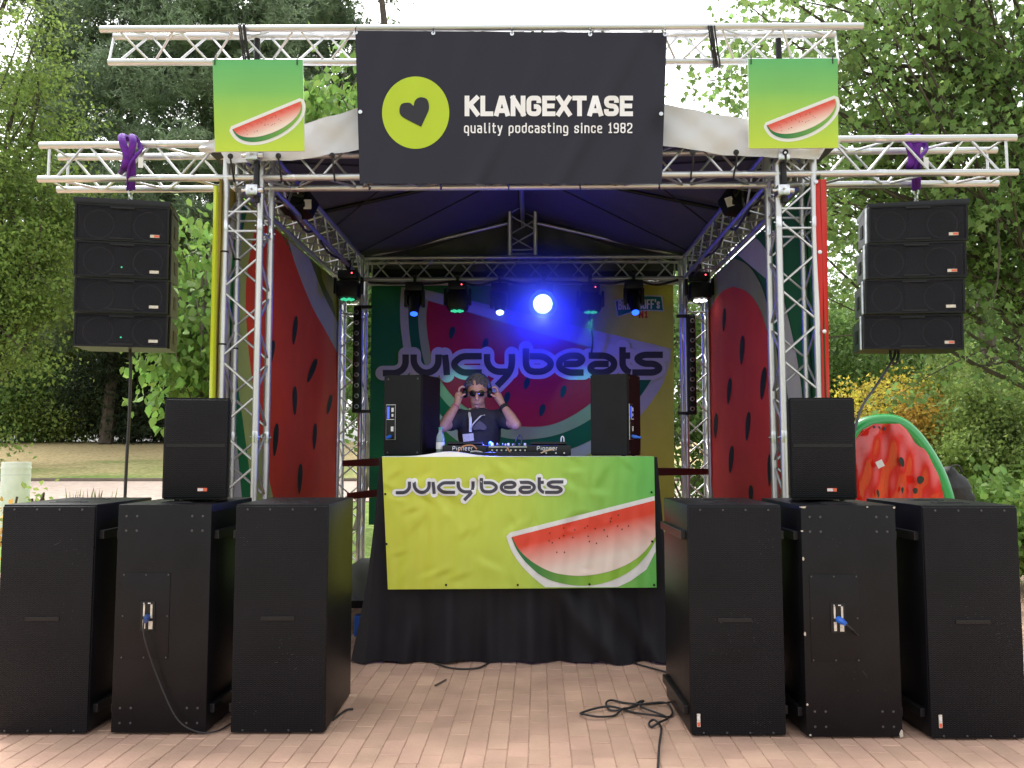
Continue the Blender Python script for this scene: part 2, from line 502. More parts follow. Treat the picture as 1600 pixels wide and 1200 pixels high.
# the curly logo, traced on a 1600 x 373 close-up of the table banner
LOGO = [[(98, 212), (175, 212), (212, 180), (212, 120)], [(252, 120), (252, 170), (290, 210), (340, 210), (376, 175), (376, 120)],
        [(408, 122), (414, 170), (418, 222)], [(592, 129), (490, 129), (455, 160), (455, 178), (490, 209), (592, 209)],
        [(618, 118), (618, 170), (655, 205), (738, 205)], [(742, 118), (742, 200), (668, 275)],
        [(812, 90), (812, 205), (900, 205), (935, 180), (935, 155), (900, 129), (830, 129)],
        [(1100, 209), (1020, 209), (978, 185), (978, 150), (1020, 126), (1075, 126), (1098, 145), (1075, 167), (1000, 167)],
        [(1125, 126), (1215, 126), (1252, 152), (1252, 182), (1215, 209), (1150, 209), (1128, 188), (1150, 167), (1225, 167)],
        [(1294, 84), (1294, 180), (1320, 205), (1334, 209)], [(1308, 126), (1332, 126)],
        [(1495, 122), (1395, 122), (1360, 140), (1395, 166), (1455, 166), (1484, 188), (1455, 209), (1342, 209)]]
def logo_print(parent, fx, surf, off, wd, outline, m_in, m_out):
    """fx maps close-up pixels to photo pixels"""
    for nm, ww, m_, o0 in (('lettering_outline', outline, m_out, off), ('lettering', wd, m_in, off + .004)):
        b = MB()
        for i, s_ in enumerate(LOGO):
            P = [fx(*p) for p in s_]
            P = rounded(P, wd * 1.6, 5)
            if nm == 'lettering_outline':
                a, z = Vector(P[0]), Vector(P[-1]); e = (outline - wd) * .12
            ribbon(b, P, ww, surf, o0 + i * .00015, cap=False, step=5)
            if nm == 'lettering_outline':
                for k, e in enumerate((P[0], P[-1])):
                    n0 = len(b.v); cc = circle(e[0], e[1], ww / 2, ww / 2, 20)
                    b.v += [tuple(surf(q[0], q[1], o0 + .002 + i * .00015 + k * .00007)) for q in cc]; b.f.append(tuple(range(n0 + 20 - 1, n0 - 1, -1))); b.mi.append(0)
        b.build(nm, m_, parent)
def circle(cx, cy, rx, ry, n=48): return [(cx + rx * math.cos(2 * math.pi * k / n), cy + ry * math.sin(2 * math.pi * k / n)) for k in range(n)]
def mixc(a, b_, t):
    t = min(max(t, 0), 1)
    return tuple(a[i] * (1 - t) + b_[i] * t for i in range(3))
def srgb(r, g, b_):
    return tuple((x / 255 / 12.92 if x <= 10 else ((x / 255 + .055) / 1.055) ** 2.4) for x in (r, g, b_))
LIME, GREEN, DGREEN, WHITE = (.52, .62, .03), (.10, .42, .07), (.015, .17, .05), (.72, .72, .70)
MRED, MPINK, PALE, SEED = (.62, .035, .02), (.75, .55, .46), (.36, .45, .16), (.02, .02, .016)
# ================================================================== SETTING
def ground_material():
    m = bpy.data.materials.new('lawn_and_dry_grass')
    m.use_nodes = True
    t = m.node_tree; N, K = t.nodes, t.links
    p = N['Principled BSDF']; p.inputs['Roughness'].default_value = .95; p.inputs['Specular IOR Level'].default_value = .1
    tc = N.new('ShaderNodeTexCoord'); sp = N.new('ShaderNodeSeparateXYZ'); K.new(tc.outputs['Object'], sp.inputs[0])
    n1 = N.new('ShaderNodeTexNoise'); n1.inputs['Scale'].default_value = .35; n1.inputs['Detail'].default_value = 8
    n2 = N.new('ShaderNodeTexNoise'); n2.inputs['Scale'].default_value = 9; n2.inputs['Detail'].default_value = 8
    for n in (n1, n2): K.new(tc.outputs['Object'], n.inputs['Vector'])
    ma = N.new('ShaderNodeMath'); ma.operation = 'MULTIPLY_ADD'; ma.inputs[1].default_value = 16; K.new(n1.outputs['Fac'], ma.inputs[0]); K.new(sp.outputs['Y'], ma.inputs[2])
    mr = N.new('ShaderNodeMapRange'); mr.inputs['From Min'].default_value, mr.inputs['From Max'].default_value = 30.5, 36.5
    K.new(ma.outputs[0], mr.inputs['Value'])
    g = N.new('ShaderNodeMix'); g.data_type = 'RGBA'; g.inputs[6].default_value = (.16, .23, .06, 1); g.inputs[7].default_value = (.48, .38, .2, 1)
    K.new(mr.outputs[0], g.inputs[0])
    v = N.new('ShaderNodeMapRange'); v.inputs['From Min'].default_value, v.inputs['From Max'].default_value = .3, .7
    v.inputs['To Min'].default_value, v.inputs['To Max'].default_value = .6, 1.35
    K.new(n2.outputs['Fac'], v.inputs['Value'])
    s_ = N.new('ShaderNodeVectorMath'); s_.operation = 'SCALE'; K.new(g.outputs[2], s_.inputs[0]); K.new(v.outputs[0], s_.inputs['Scale'])
    K.new(s_.outputs[0], p.inputs['Base Color'])
    b = N.new('ShaderNodeBump'); b.inputs['Strength'].default_value = .6; b.inputs['Distance'].default_value = .06
    K.new(n2.outputs['Fac'], b.inputs['Height']); K.new(b.outputs[0], p.inputs['Normal'])
    return m
b = MB()
ys = [-30, 0, 6, 11] + [11 + 2.9 * k for k in range(1, 11)] + [60, 120, 300]
xs = [-300, -60, -30, -15, 0, 15, 30, 60, 300]
for y in ys:
    for x in xs: b.v.append((x, y, terrain(y) - .02))
for j in range(len(ys) - 1):
    for i in range(len(xs) - 1):
        a = j * len(xs) + i
        b.f.append((a, a + 1, a + len(xs) + 1, a + len(xs))); b.mi.append(0)
ground = b.build('ground', ground_material()); ground['kind'] = 'structure'
# the footpath across the lawn, with a raised edging
b = MB()
b.add([(-90, 17.6, terrain(17.6) + .0), (12, 17.6, terrain(17.6)), (12, 21.6, terrain(21.6)), (-90, 21.6, terrain(21.6))], [(0, 1, 2, 3)])
path = b.build('footpath', mat('pinkish_gravel', (.42, .33, .27), .9, var=.15, vscale=6, bump=.3, bscale=90)); path['kind'] = 'structure'
b = MB().box((-39, 21.68, terrain(21.68) + .02), (102, .12, .1))
b.build('edging', mat('edging_stone', (.2, .16, .13), .9, var=.2, vscale=3), path)
# brick paving: base slab and single bricks
base = MB().box((0, 4.3, -.0235), (17, 12.2, .036)).build('brick_paving', mat('joint_sand', (.40, .27, .2), .95, var=.3, vscale=30))
base['kind'] = 'structure'
def brick_material():
    m = mat('clay_paver', (.46, .298, .218), .85, var=.2, vscale=2.2, bump=.2, bscale=45, isl=.09, world=True, detail=8, spec=.25)
    return m
bm_mat = brick_material()
def brick_mesh(k):
    r_ = random.Random(k)
    bx, by, bz = .0998, .2016, .05
    x, y = bx / 2, by / 2; e = .0035
    j = lambda: r_.uniform(-.0006, .0006)
    top = [(-x + e + j(), -y + e + j(), j()), (x - e + j(), -y + e + j(), j()), (x - e + j(), y - e + j(), j()), (-x + e + j(), y - e + j(), j())]
    mid = [(-x + j(), -y + j(), -e), (x + j(), -y + j(), -e), (x + j(), y + j(), -e), (-x + j(), y + j(), -e)]
    low = [(p[0], p[1], -bz + .034) if False else (p[0], p[1], -.014) for p in mid]
    fs = [(0, 1, 2, 3)] + [(4 + i, 4 + (i + 1) % 4, (i + 1) % 4, i) for i in range(4)] + [(8 + i, 8 + (i + 1) % 4, 4 + (i + 1) % 4, 4 + i) for i in range(4)]
    return MB().add(top + mid + low, fs)
BRV = [brick_mesh(k) for k in range(6)]
BRM = [q.mesh('brick', bm_mat) for q in BRV]
cells = []
a2 = -SKEW * 1.4                                    # the courses run towards the stage
for i in range(-62, 63):
    for j in range(-9, 48):
        x0, y0 = i * .1025, j * .206 + (.103 if i % 2 else 0) + .3
        x, y = x0 * math.cos(a2) - y0 * math.sin(a2), x0 * math.sin(a2) + y0 * math.cos(a2)
        if y > 9.4 or y < -1.2: continue
        cells.append((x, y))
def screen(x, y, z=0):
    d = Vector((x, y, z - CH)); zf = d.y * _c + d.z * _s; yf = -d.y * _s + d.z * _c
    return (800 + F * d.x / zf, 600 - F * yf / zf) if zf > .2 else (-9999, -9999)
vis = []
for k, (x, y) in enumerate(cells):
    sx_, sy_ = screen(x, y)
    ok = -20 < sx_ < 1620 and sy_ < 1215 and (sy_ > 1150 or (548 < sx_ < 1058 and sy_ > 1028) or (150 < sx_ < 178) or (335 < sx_ < 368 and sy_ > 1095) or (1230 < sx_ < 1256 and sy_ > 1100) or (1410 < sx_ < 1445 and sy_ > 1100))
    if ok and 3.4 < y < 6.3: vis.append((y, k))
vis.sort()
vis = set(k for _, k in vis[:300])
rest = MB(); rr_ = random.Random(3)
for k, (x, y) in enumerate(cells):
    mi = rr_.randrange(6)
    rot = Matrix.Rotation(a2 + rr_.uniform(-.012, .012), 4, 'Z')
    z = rr_.uniform(-.0025, .0015)
    if k in vis:
        o = bpy.data.objects.new('brick', BRM[mi]); C.objects.link(o)
        o.parent = base; o.matrix_basis = Matrix.Translation((x, y, z)) @ rot
    elif -5.2 < x < 5.2 and y > .5:
        T = Matrix.Translation((x, y, z)) @ rot
        rest.add([T @ Vector(q) for q in BRV[mi].v], BRV[mi].f)
o = rest.build('surrounding_bricks', bm_mat, base); o['kind'] = 'stuff'

# ================================================================== TREES AND SHRUBS
def leaf_mat(name, col, trans=.45, var=.35, isl=.35, rough=.55):
    return mat(name, col, rough, var=var, vscale=.9, isl=isl, trans=trans, spec=.3, detail=3)
LSHAPE = {
    'oval': ([(0, 0), (.3, .28), (.33, .62), (0, 1.05), (-.33, .62), (-.3, .28)], None),
    'rhomb': ([(0, 0), (.34, .5), (0, 1), (-.34, .5)], None),
    'maple': ([(0, 0), (.22, .1), (.55, .18), (.36, .38), (.62, .68), (.26, .62), (0, 1.05), (-.26, .62), (-.62, .68), (-.36, .38), (-.55, .18), (-.22, .1)], None),
    'needles': (None, None),
}
def foliage(name, P, size, shape, m_, parent, droop=.3, seed=1, out=None):
    """one mesh of many single leaves at the points P"""
    g = np.random.default_rng(seed)
    n = len(P)
    d = g.normal(size=(n, 3)); d[:, 2] -= droop * 2
    if out is not None: d += out
    d /= np.linalg.norm(d, axis=1)[:, None]
    a = g.normal(size=(n, 3)); s_ = np.cross(d, a); s_ /= np.linalg.norm(s_, axis=1)[:, None] + 1e-9
    nn = np.cross(s_, d)
    sz = size * g.uniform(.6, 1.25, n)
    if shape == 'needles':
        k = 7
        verts = np.empty((n, k * 3, 3))
        for i in range(k):
            q = d * .55 + g.normal(size=(n, 3)) * .6
            q /= np.linalg.norm(q, axis=1)[:, None]
            sd_ = np.cross(q, g.normal(size=(n, 3))); sd_ /= np.linalg.norm(sd_, axis=1)[:, None] + 1e-9
            L_ = sz * g.uniform(.7, 1.1, n); wv = (sz * .1)[:, None] * sd_
            verts[:, 3 * i] = P - wv; verts[:, 3 * i + 1] = P + wv; verts[:, 3 * i + 2] = P + q * L_[:, None]
        verts = verts.reshape(-1, 3); m = 3; nf = n * k
    else:
        pts = np.array(LSHAPE[shape][0]); m = len(pts); nf = n
        fold = np.abs(pts[:, 0]) * .35 - .25 * pts[:, 1] ** 2
        verts = (P[:, None, :] + (s_[:, None, :] * pts[None, :, :1] + d[:, None, :] * pts[None, :, 1:2] + nn[:, None, :] * fold[None, :, None]) * sz[:, None, None]).reshape(-1, 3)
    me = bpy.data.meshes.new(name)
    me.vertices.add(len(verts)); me.vertices.foreach_set('co', verts.astype(np.float32).ravel())
    me.loops.add(nf * m); me.loops.foreach_set('vertex_index', np.arange(nf * m, dtype=np.int32))
    me.polygons.add(nf); me.polygons.foreach_set('loop_start', np.arange(0, nf * m, m, dtype=np.int32))
    me.materials.append(m_); me.update(calc_edges=True)
    o = bpy.data.objects.new(name, me); C.objects.link(o)
    o.parent = parent
    if parent: me.transform(world_matrix(parent).inverted())
    return o
bark = mat('bark', (.09, .07, .055), .9, var=.35, vscale=6, bump=.7, bscale=18)
bark_grey = mat('grey_bark', (.16, .14, .12), .9, var=.3, vscale=6, bump=.6, bscale=20)
def limbs(b, g, p0, p1, r0, r1, sag=0.0, n=6):
    p0, p1 = np.array(p0, float), np.array(p1, float)
    Ln = np.linalg.norm(p1 - p0); pts = []
    off = g.normal(size=3) * Ln * .06
    for i in range(n + 1):
        t = i / n
        q = p0 + (p1 - p0) * t + off * math.sin(math.pi * t) + np.array([0, 0, -sag * Ln * math.sin(math.pi * t)])
        pts.append(q)
    b.tube([tuple(q) for q in pts], [r0 + (r1 - r0) * i / n for i in range(n + 1)], 6)
    return pts
def broadleaf(name, label, base_, crown_c, crown_r, nlimb, nleaf, size, shape, lm, bm_=bark, droop=.3, seed=1, spread=.45, trunk_r=.15, group=None, cat='tree', fork=.4, flat=1.0, limb_r=None):
    """tapered trunk, limbs to clumps spread through the crown, single leaves round the clumps"""
    g = np.random.default_rng(seed)
    t = thing(name, label, cat, base_, group=group)
    base_ = np.array(base_, float); cc = np.array(crown_c, float); cr = np.array(crown_r, float)
    top = base_ + (cc - base_) * np.array([.8, .8, 1.0]); top[2] = cc[2] + cr[2] * .35
    b = MB()
    tp = limbs(b, g, base_, top, trunk_r, trunk_r * .35, n=8)
    cl = []
    for i in range(nlimb):
        v = g.normal(size=3); v /= np.linalg.norm(v)
        rad = g.uniform(.45, 1.0) ** .6
        e = cc + v * cr * rad
        st = tp[int(np.clip(fork * 8 + g.uniform(0, 1) * (8 - fork * 8), 0, 8))]
        if e[2] < st[2] - 1.0: st = tp[int(fork * 8)]
        r0 = limb_r or trunk_r * .38
        pl = limbs(b, g, st, e, r0, .008, sag=-.05)
        cl.append(e); cl.append(pl[4]); 
        for _ in range(2):
            e2 = pl[g.integers(3, 6)] + g.normal(size=3) * cr * .22
            limbs(b, g, pl[3], e2, r0 * .4, .006, n=4); cl.append(e2)
    b.build('trunk', bm_, t, True)
    cl = np.array(cl); k = len(cl)
    idx = g.integers(0, k, nleaf)
    P = cl[idx] + np.clip(g.normal(size=(nleaf, 3)), -2.0, 2.0) * spread * np.array([1, 1, .62 * flat])
    o_ = (P - cc); o_ /= np.linalg.norm(o_, axis=1)[:, None] + 1e-9
    foliage('crown', P, size, shape, lm, t, droop, seed + 50, out=o_ * .35)
    return t
def pine(name, label, base_, h, cw, ntuft, size, lm, seed, first=.12, lean=0.0, nb=70):
    g = np.random.default_rng(seed)
    t = thing(name, label, 'tree', base_, group='pines beyond the lawn')
    base_ = np.array(base_, float); b = MB()
    tp = limbs(b, g, base_, base_ + np.array([lean, 0, h]), .32, .05, n=12)
    cl, wts = [], []
    for i in range(nb):
        f = first + (1 - first) * (i / nb)
        st = base_ + np.array([lean, 0, h]) * f
        ang = g.uniform(0, 2 * math.pi)
        ln = cw * (1 - f) ** .55 * g.uniform(.6, 1.15) + .5
        e = st + np.array([math.cos(ang) * ln, math.sin(ang) * ln, g.uniform(-.12, .22) * ln])
        pl = limbs(b, g, st, e, .07, .012, sag=.06)
        for q in range(2, 7):
            k = pl[q]
            for _ in range(3):
                cl.append(k + g.normal(size=3) * np.array([.5, .5, .25]) * (.5 + .12 * ln))
    b.build('trunk', bark, t, True)
    cl = np.array(cl)
    P = cl[g.integers(0, len(cl), ntuft)] + g.normal(size=(ntuft, 3)) * np.array([.33, .33, .2])
    foliage('crown', P, size, 'needles', lm, t, -.25, seed + 9)
    return t
lf_pine = leaf_mat('pine_needles', (.185, .255, .15), .42, .4, .3)
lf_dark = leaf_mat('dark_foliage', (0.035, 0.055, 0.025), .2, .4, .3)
lf_bright = leaf_mat('bright_foliage', (.225, .315, .08), .5, .4, .35)
lf_large = leaf_mat('large_leaf_green', (0.195, 0.325, 0.078), .45, .3, .35)
lf_maple = leaf_mat('maple_green', (.185, .28, .085), .55, .45, .38)
lf_mid = leaf_mat('shrub_green', (0.143, 0.234, 0.065), .4, .4, .35)
lf_soft = leaf_mat('soft_yellow_green', (0.26, 0.351, 0.0975), .45, .35, .3)
lf_yellow = leaf_mat('yellow_autumn_leaf', (.6, .5, .08), .45, .25, .3)
lf_orange = leaf_mat('orange_autumn_leaf', (.62, .4, .08), .45, .25, .3)
def gp(px, Y): return (at(px, 700, Y).x, Y, terrain(Y) - .03)
pine('pine_tree', 'tall dark blue-green pine filling the upper left behind the hanging speakers', gp(300, 34), 26, 5.6, 30000, .3, lf_pine, 11, .2, nb=80)
pine('pine_tree', 'dark pine at the far left with low branches over the hedge', gp(165, 38), 25, 5.0, 24000, .3, lf_pine, 12, .15, nb=75)
pine('pine_tree', 'pine whose top shows above the left end of the upper truss and stage roof', gp(520, 42), 29, 5.0, 22000, .33, lf_pine, 13, .2, nb=75)
pine('pine_tree', 'pine between the left green sign and the hanging left speakers, furthest back', gp(415, 46), 29, 6.0, 20000, .36, lf_pine, 14, .15, nb=65)
pine('pine_tree', 'pine behind the sunny tree in the top left corner', gp(40, 43), 28, 5.5, 15000, .34, lf_pine, 15, .3, nb=60)
def far(name, label, px, Y, h, rx, seed, lm, n=9000, size=.34, shape='rhomb', cz=.55, group='trees beyond the lawn', rz=.46):
    bx = gp(px, Y)
    return broadleaf(name, label, bx, (bx[0], Y, bx[2] + h * cz), (rx, rx * .8, h * rz), 30, n, size, shape, lm, seed=seed, spread=rx * .2, trunk_r=.22, droop=.15, group=group, fork=.25)
far('deciduous_tree', 'sunny yellow-green tree at the very left edge with sky shining through', -60, 27, 18, 3.2, 21, lf_bright, 36000, .15)
far('deciduous_tree', 'bright leafy tree low behind the lowest left hanging speaker', 90, 46, 12, 5.0, 22, lf_bright, 30000, .22)
far('deciduous_tree', 'bright leafy tree seen between the left hanging speakers and the left tower', 255, 52, 12, 5.5, 23, lf_bright, 26000, .24)
far('deciduous_tree', 'green tree at the left edge behind the hedge, above the lawn', -60, 48, 15, 6.0, 25, lf_mid, 26000, .24)
far('deciduous_tree', 'distant green tree behind the right tower and red banner edge', 1300, 46, 9, 5.5, 26, lf_mid, 26000, .22)
far('deciduous_tree', 'distant dark tree at the right edge below the maple boughs', 1590, 44, 11, 5.5, 27, lf_dark, 26000, .22)
far('deciduous_tree', 'distant olive tree between the right hanging speakers and the right edge', 1450, 54, 10, 6.5, 28, lf_mid, 24000, .26)
far('deciduous_tree', 'distant low tree behind the back banner of the stage', 800, 62, 8, 8.0, 29, lf_mid, 14000, .3)
far('deciduous_tree', 'distant tree showing through the gap beside the left rear tower', 560, 64, 15, 7.0, 30, lf_mid, 14000, .3)
far('deciduous_tree', 'distant tree showing through the gap beside the right rear tower', 1100, 62, 15, 7.0, 31, lf_mid, 14000, .3)
def shrub(name, label, px, Y, h, rx, seed, lm, n, size, shape='rhomb', base=None, group=None, droop=.1, cat='shrub', spread=None):
    bx = base or gp(px, Y)
    return broadleaf(name, label, bx, (bx[0], bx[1], bx[2] + h * .52), (rx, rx * .8, h * .45), 16, n, size, shape, lm, seed=seed, spread=spread or rx * .24, trunk_r=.05, droop=droop, group=group, fork=.05, cat=cat)
# dark yews in the shade at the edge of the lawn
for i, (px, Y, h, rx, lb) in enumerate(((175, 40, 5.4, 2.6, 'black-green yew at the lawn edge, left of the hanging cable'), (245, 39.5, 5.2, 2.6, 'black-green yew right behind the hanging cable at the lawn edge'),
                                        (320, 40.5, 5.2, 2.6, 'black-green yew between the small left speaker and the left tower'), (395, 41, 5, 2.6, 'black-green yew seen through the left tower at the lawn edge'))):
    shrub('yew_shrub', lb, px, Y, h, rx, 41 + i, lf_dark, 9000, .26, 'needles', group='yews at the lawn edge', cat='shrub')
shrub('leafy_shrub', 'green shrub at the left edge of the lawn behind the white post', 30, 40, 4.6, 3.0, 46, lf_mid, 16000, .17)
shrub('leafy_shrub', 'lighter low shrub on the lawn edge just left of the dark yews', 95, 39.5, 3.0, 2.2, 47, lf_soft, 12000, .15)
# right-hand side: shrubs behind the inflatable slice
def rs(name, label, px, Y, h, rx, seed, lm, n, size, shape='rhomb', **k): return shrub(name, label, px, Y, h, rx, seed, lm, n, size, shape, **k)
rs('autumn_shrub', 'yellow-leaved shrub beside the red banner edge right of the stage', 1335, 15.5, 2.9, .95, 51, lf_yellow, 6000, .075)
rs('autumn_shrub', 'orange and yellow shrub behind the right small speaker and inflatable slice', 1408, 16.5, 2.7, 1.0, 52, lf_orange, 5000, .075)
rs('autumn_shrub', 'yellow shrub behind the top of the inflatable slice, right of the orange one', 1455, 18, 2.6, 1.1, 53, lf_yellow, 6000, .08)
rs('feathery_shrub', 'tall feathery yellow-green shrub at the right edge above the backpack', 1565, 15, 2.7, 1.15, 54, lf_soft, 16000, .085, droop=.3)
rs('feathery_shrub', 'soft yellow-green shrub between the autumn shrubs and the right edge', 1500, 17.5, 3.3, 1.3, 55, lf_soft, 16000, .09, droop=.3)
rs('leafy_shrub', 'mid green shrub below the right hanging speakers', 1375, 20, 4.6, 2.0, 56, lf_mid, 20000, .1)
rs('leafy_shrub', 'rounded green shrub right of the hanging right speakers', 1530, 21, 5.0, 2.2, 57, lf_mid, 20000, .1)
rs('leafy_shrub', 'green shrub tucked against the outside of the right tower', 1290, 18.5, 4.4, 1.6, 58, lf_mid, 15000, .1)
rs('leafy_shrub', 'low green undergrowth behind the black backpack at the right edge', 1560, 9.4, 1.25, .72, 59, lf_large, 2200, .1, 'oval')
rs('leafy_shrub', 'low green undergrowth at the outer right behind the last subwoofer', 1640, 8.4, 1.2, .6, 60, lf_large, 1800, .1, 'oval')
rs('leafy_shrub', 'low undergrowth right behind the inflatable watermelon slice', 1490, 11.2, 1.1, .7, 61, lf_large, 2000, .1, 'oval')
shrub('leafy_shrub', 'dark shrub glimpsed through the gap beside the right rear tower', 1082, 13, 4.6, .9, 62, lf_mid, 5000, .11)
broadleaf('small_tree', 'small dark tree glimpsed through the gap beside the left rear tower', gp(556, 14), (at(556, 560, 14).x, 14, 3.6), (.8, .7, 1.6), 20, 4500, .11, 'rhomb', lf_mid, bark, .2, 63, .25, .05, fork=.4)
# large-leaved tree close behind the stage on the left
broadleaf('large_leaf_tree', 'young tree with big drooping light green leaves behind the left tower', gp(330, 11.6), (at(300, 430, 11.4).x, 11.6, 3.3), (.75, .8, 1.75), 30, 2600, .135, 'oval', lf_large, bark_grey, .75, 71, .26, .06, fork=.15)
broadleaf('large_leaf_tree', 'light green tree rising behind the stage roof beside the black banner', gp(600, 13.2), (at(600, 90, 13.2).x, 13.2, 6.5), (1.9, 1.0, 1.35), 44, 6000, .15, 'oval', lf_large, bark_grey, .7, 72, .3, .1, fork=.55)
# the maple on the right, trunk out of the frame
tm = broadleaf('maple_tree', 'large maple with bright lobed leaves overhanging the right side of the stage', (9.6, 12.6, terrain(12.3)), (5.9, 11.8, 6.8), (3.3, 2.2, 3.2), 100, 21000, .096, 'maple', lf_maple, bark, .35, 81, .29, .24, fork=.3, limb_r=.045)
broadleaf('maple_tree', 'second maple further back whose leaves fill the gap above the right shrubs', (9.5, 17, terrain(17)), (7.4, 16.5, 7.4), (3.4, 2.0, 3.2), 26, 2200, .13, 'maple', lf_maple, bark, .3, 82, .42, .2, fork=.4)
# bedding plants just behind the left subwoofers
for i, (px, Y, h, lm, sh, sz, n, lb, nm, sp_) in enumerate((
        (18, 6.4, 1.17, lf_orange, 'oval', .04, 160, 'reddish leafy plant behind the leftmost subwoofer, at the picture edge', 'bedding_plant', .09),
        (58, 6.6, 1.18, lf_soft, 'oval', .05, 200, 'yellow-green leafy plant beside the reddish one behind the leftmost subwoofer', 'bedding_plant', .1),
        (92, 6.8, 1.16, lf_large, 'oval', .05, 160, 'green bedding plant second from the hanging cable', 'bedding_plant', .09))):
    p_ = at(px, 700, Y)
    broadleaf(nm, lb, (p_.x, Y, 0), (p_.x, Y, h * .8), (.16, .12, .24), 9, n, sz, sh, lm, bark, 0, 90 + i, sp_, .012, cat='plant', fork=.1, group='bedding plants by the subwoofers')
t = thing('sword_leaf_plant', 'clump of upright sword-shaped green leaves next to the hanging cable', 'plant', (at(140, 700, 6.9).x, 6.9, 0))
for i in range(26):
    g_ = random.Random(i); bx = at(108 + 64 * g_.random(), 700, 6.8).x; h = 1.12 + g_.uniform(-.06, .05); le = g_.uniform(-.12, .12)
    pts = [Vector((bx, 6.8 + g_.uniform(-.1, .1), 0)), Vector((bx + le * .3, 6.8, h * .6)), Vector((bx + le, 6.8, h))]
    MB().tube(spline(pts, 4), [.016] * 5 + [.02, .016, .009, .002], 4, flat=.25).build('leaf', lf_soft, t, True)
# ================================================================== TRUSSES
def zigzag(parent, A0, A1, B0, B1, step, r, m_, flip=0, name='brace'):
    """diagonal bars between the chord A0-A1 and the chord B0-B1"""
    Ln = (A1 - A0).length; n = max(2, int(round(Ln / step)))
    for i in range(n):
        f0, f1 = i / n, (i + 1) / n
        e = .06 / n
        a, b_ = (A0, A1), (B0, B1)
        if (i + flip) % 2: a, b_ = b_, a
        bar(name, a[0].lerp(a[1], f0 + e), b_[0].lerp(b_[1], f1 - e), r, parent, m_, 6)
def box_truss(name, label, p0, p1, u, v, m_, cat='truss', step=.245, rc=.025, rb=.0095, group=None, ends=True, rungs=()):
    """square truss: chords at p, p+u, p+v, p+u+v running from p0 to p1 (world)"""
    t = thing(name, label, cat, (p0 + p1 + u + v) / 2 if abs((p1 - p0).z) < 1 else (p0 + (u + v) / 2), group=group)
    cs = [(p0 + o, p1 + o) for o in (Vector((0, 0, 0)), u, u + v, v)]
    for a, b_ in cs:
        bar('chord', a, b_, rc, t, m_, 14)
    for k in range(4):
        A, B = cs[k], cs[(k + 1) % 4]
        d = (A[1] - A[0]).normalized() * .1
        zigzag(t, A[0] + d, A[1] - d, B[0] + d, B[1] - d, step, rb, m_, k % 2)
        if ends:
            for q, s_ in ((0, 1), (1, -1)):
                bar('end_rung', A[q] + d * s_ * .7, B[q] + d * s_ * .7, rb, t, m_, 6)
        for z in rungs:
            f = z / (A[1] - A[0]).length
            bar('rung', A[0].lerp(A[1], f), B[0].lerp(B[1], f), rb, t, m_, 6)
    return t, cs
X0, X1, TZ0, TZ1 = 1.83, 2.08, 3.397, 3.645
DP = 3.65
dx, dy, dz = (lambda q: L(q, 0, 0) - L(0, 0, 0)), (lambda q: L(0, q, 0) - L(0, 0, 0)), (lambda q: Vector((0, 0, q)))
for nm, lb, x, y in (('truss_tower', 'silver front tower of the stage on the left under the green sign', -X1, 0), ('truss_tower', 'silver front tower of the stage on the right under the green sign', X0, 0),
                     ('truss_tower', 'rear left stage tower carrying a vertical lamp bar', -X1, DP), ('truss_tower', 'rear right stage tower carrying a vertical lamp bar', X0, DP)):
    t, cs = box_truss(nm, lb, L(x, y, .03), L(x, y, TZ1 + .03), dx(X1 - X0), dy(.25), M['alu'], 'truss', group='stage towers', rungs=(2.98, 3.12))
    c_ = L(x + .125, y + .125, .015)
    MB().box(c_, (.42, .42, .03)).build('base_plate', M['steel'], t)
def sleeve(p, axis, parent):
    axis = Vector(axis)
    MB().lathe(Vector(p) - axis * .04, axis, [(0, .0258), (.012, .0275), (.068, .0275), (.08, .0258)], 14).build('coupler', M['steel'], parent, True)
    bar('coupler_pin', Vector(p) + Vector((-.036, -.004, 0)), Vector(p) + Vector((.036, -.004, 0)), .006, parent, M['steel'], 6)
for k, o in enumerate([q for q in C.objects if q.name.startswith('truss_tower')]):
    for x, y in ((-1, -1), (1, -1), (1, 1), (-1, 1)):
        for z in (1.55, 3.05): sleeve(L(((-1 if k % 2 == 0 else 1) * (X0 + X1) / 2) + x * .125, (0 if k < 2 else DP) + .125 + y * .125, z), (0, 0, 1), o)
# zip ties on the front left tower
t0_ = [o for o in C.objects if o.name == 'truss_tower'][0]
for z in (2.86, 2.2):
    for x in (0, .25):
        p = L(-X1, x, z)
        MB().lathe(p - Vector((0, 0, .006)), (0, 0, 1), [(0, .0275), (.012, .0275)], 12).build('cable_tie', M['blackr'], t0_)
ft, fcs = box_truss('front_truss', 'long silver truss across the stage front with overhanging ends for the speakers', L(-3.44, 0, TZ0), L(3.5, 0, TZ0), dy(.25), dz(TZ1 - TZ0), M['alu'])
for x in (-2.55, 2.55, -1.62, 1.62):
    for y, z in ((0, TZ0), (0, TZ1), (.25, TZ0), (.25, TZ1)): sleeve(L(x, y, z), (1, 0, 0), ft)
box_truss('side_truss', 'truss along the left eave of the stage roof', L(-X1, .3, TZ0), L(-X1, DP, TZ0), dx(.25), dz(TZ1 - TZ0), M['alu_dull'], group='eave trusses')
box_truss('side_truss', 'truss along the right eave of the stage roof', L(X0, .3, TZ0), L(X0, DP, TZ0), dx(.25), dz(TZ1 - TZ0), M['alu_dull'], group='eave trusses')
box_truss('rear_truss', 'truss across the stage rear that carries the moving lamps', L(-X0, DP, TZ0), L(X0, DP, TZ0), dy(.25), dz(TZ1 - TZ0), M['alu_dull'])
box_truss('ridge_post', 'short upright truss in the middle under the stage roof', L(-.145, DP + .02, TZ1 + .02), L(-.145, DP - .15, TZ1 + .75), dx(.29), dy(.2), M['alu_dull'], step=.2)
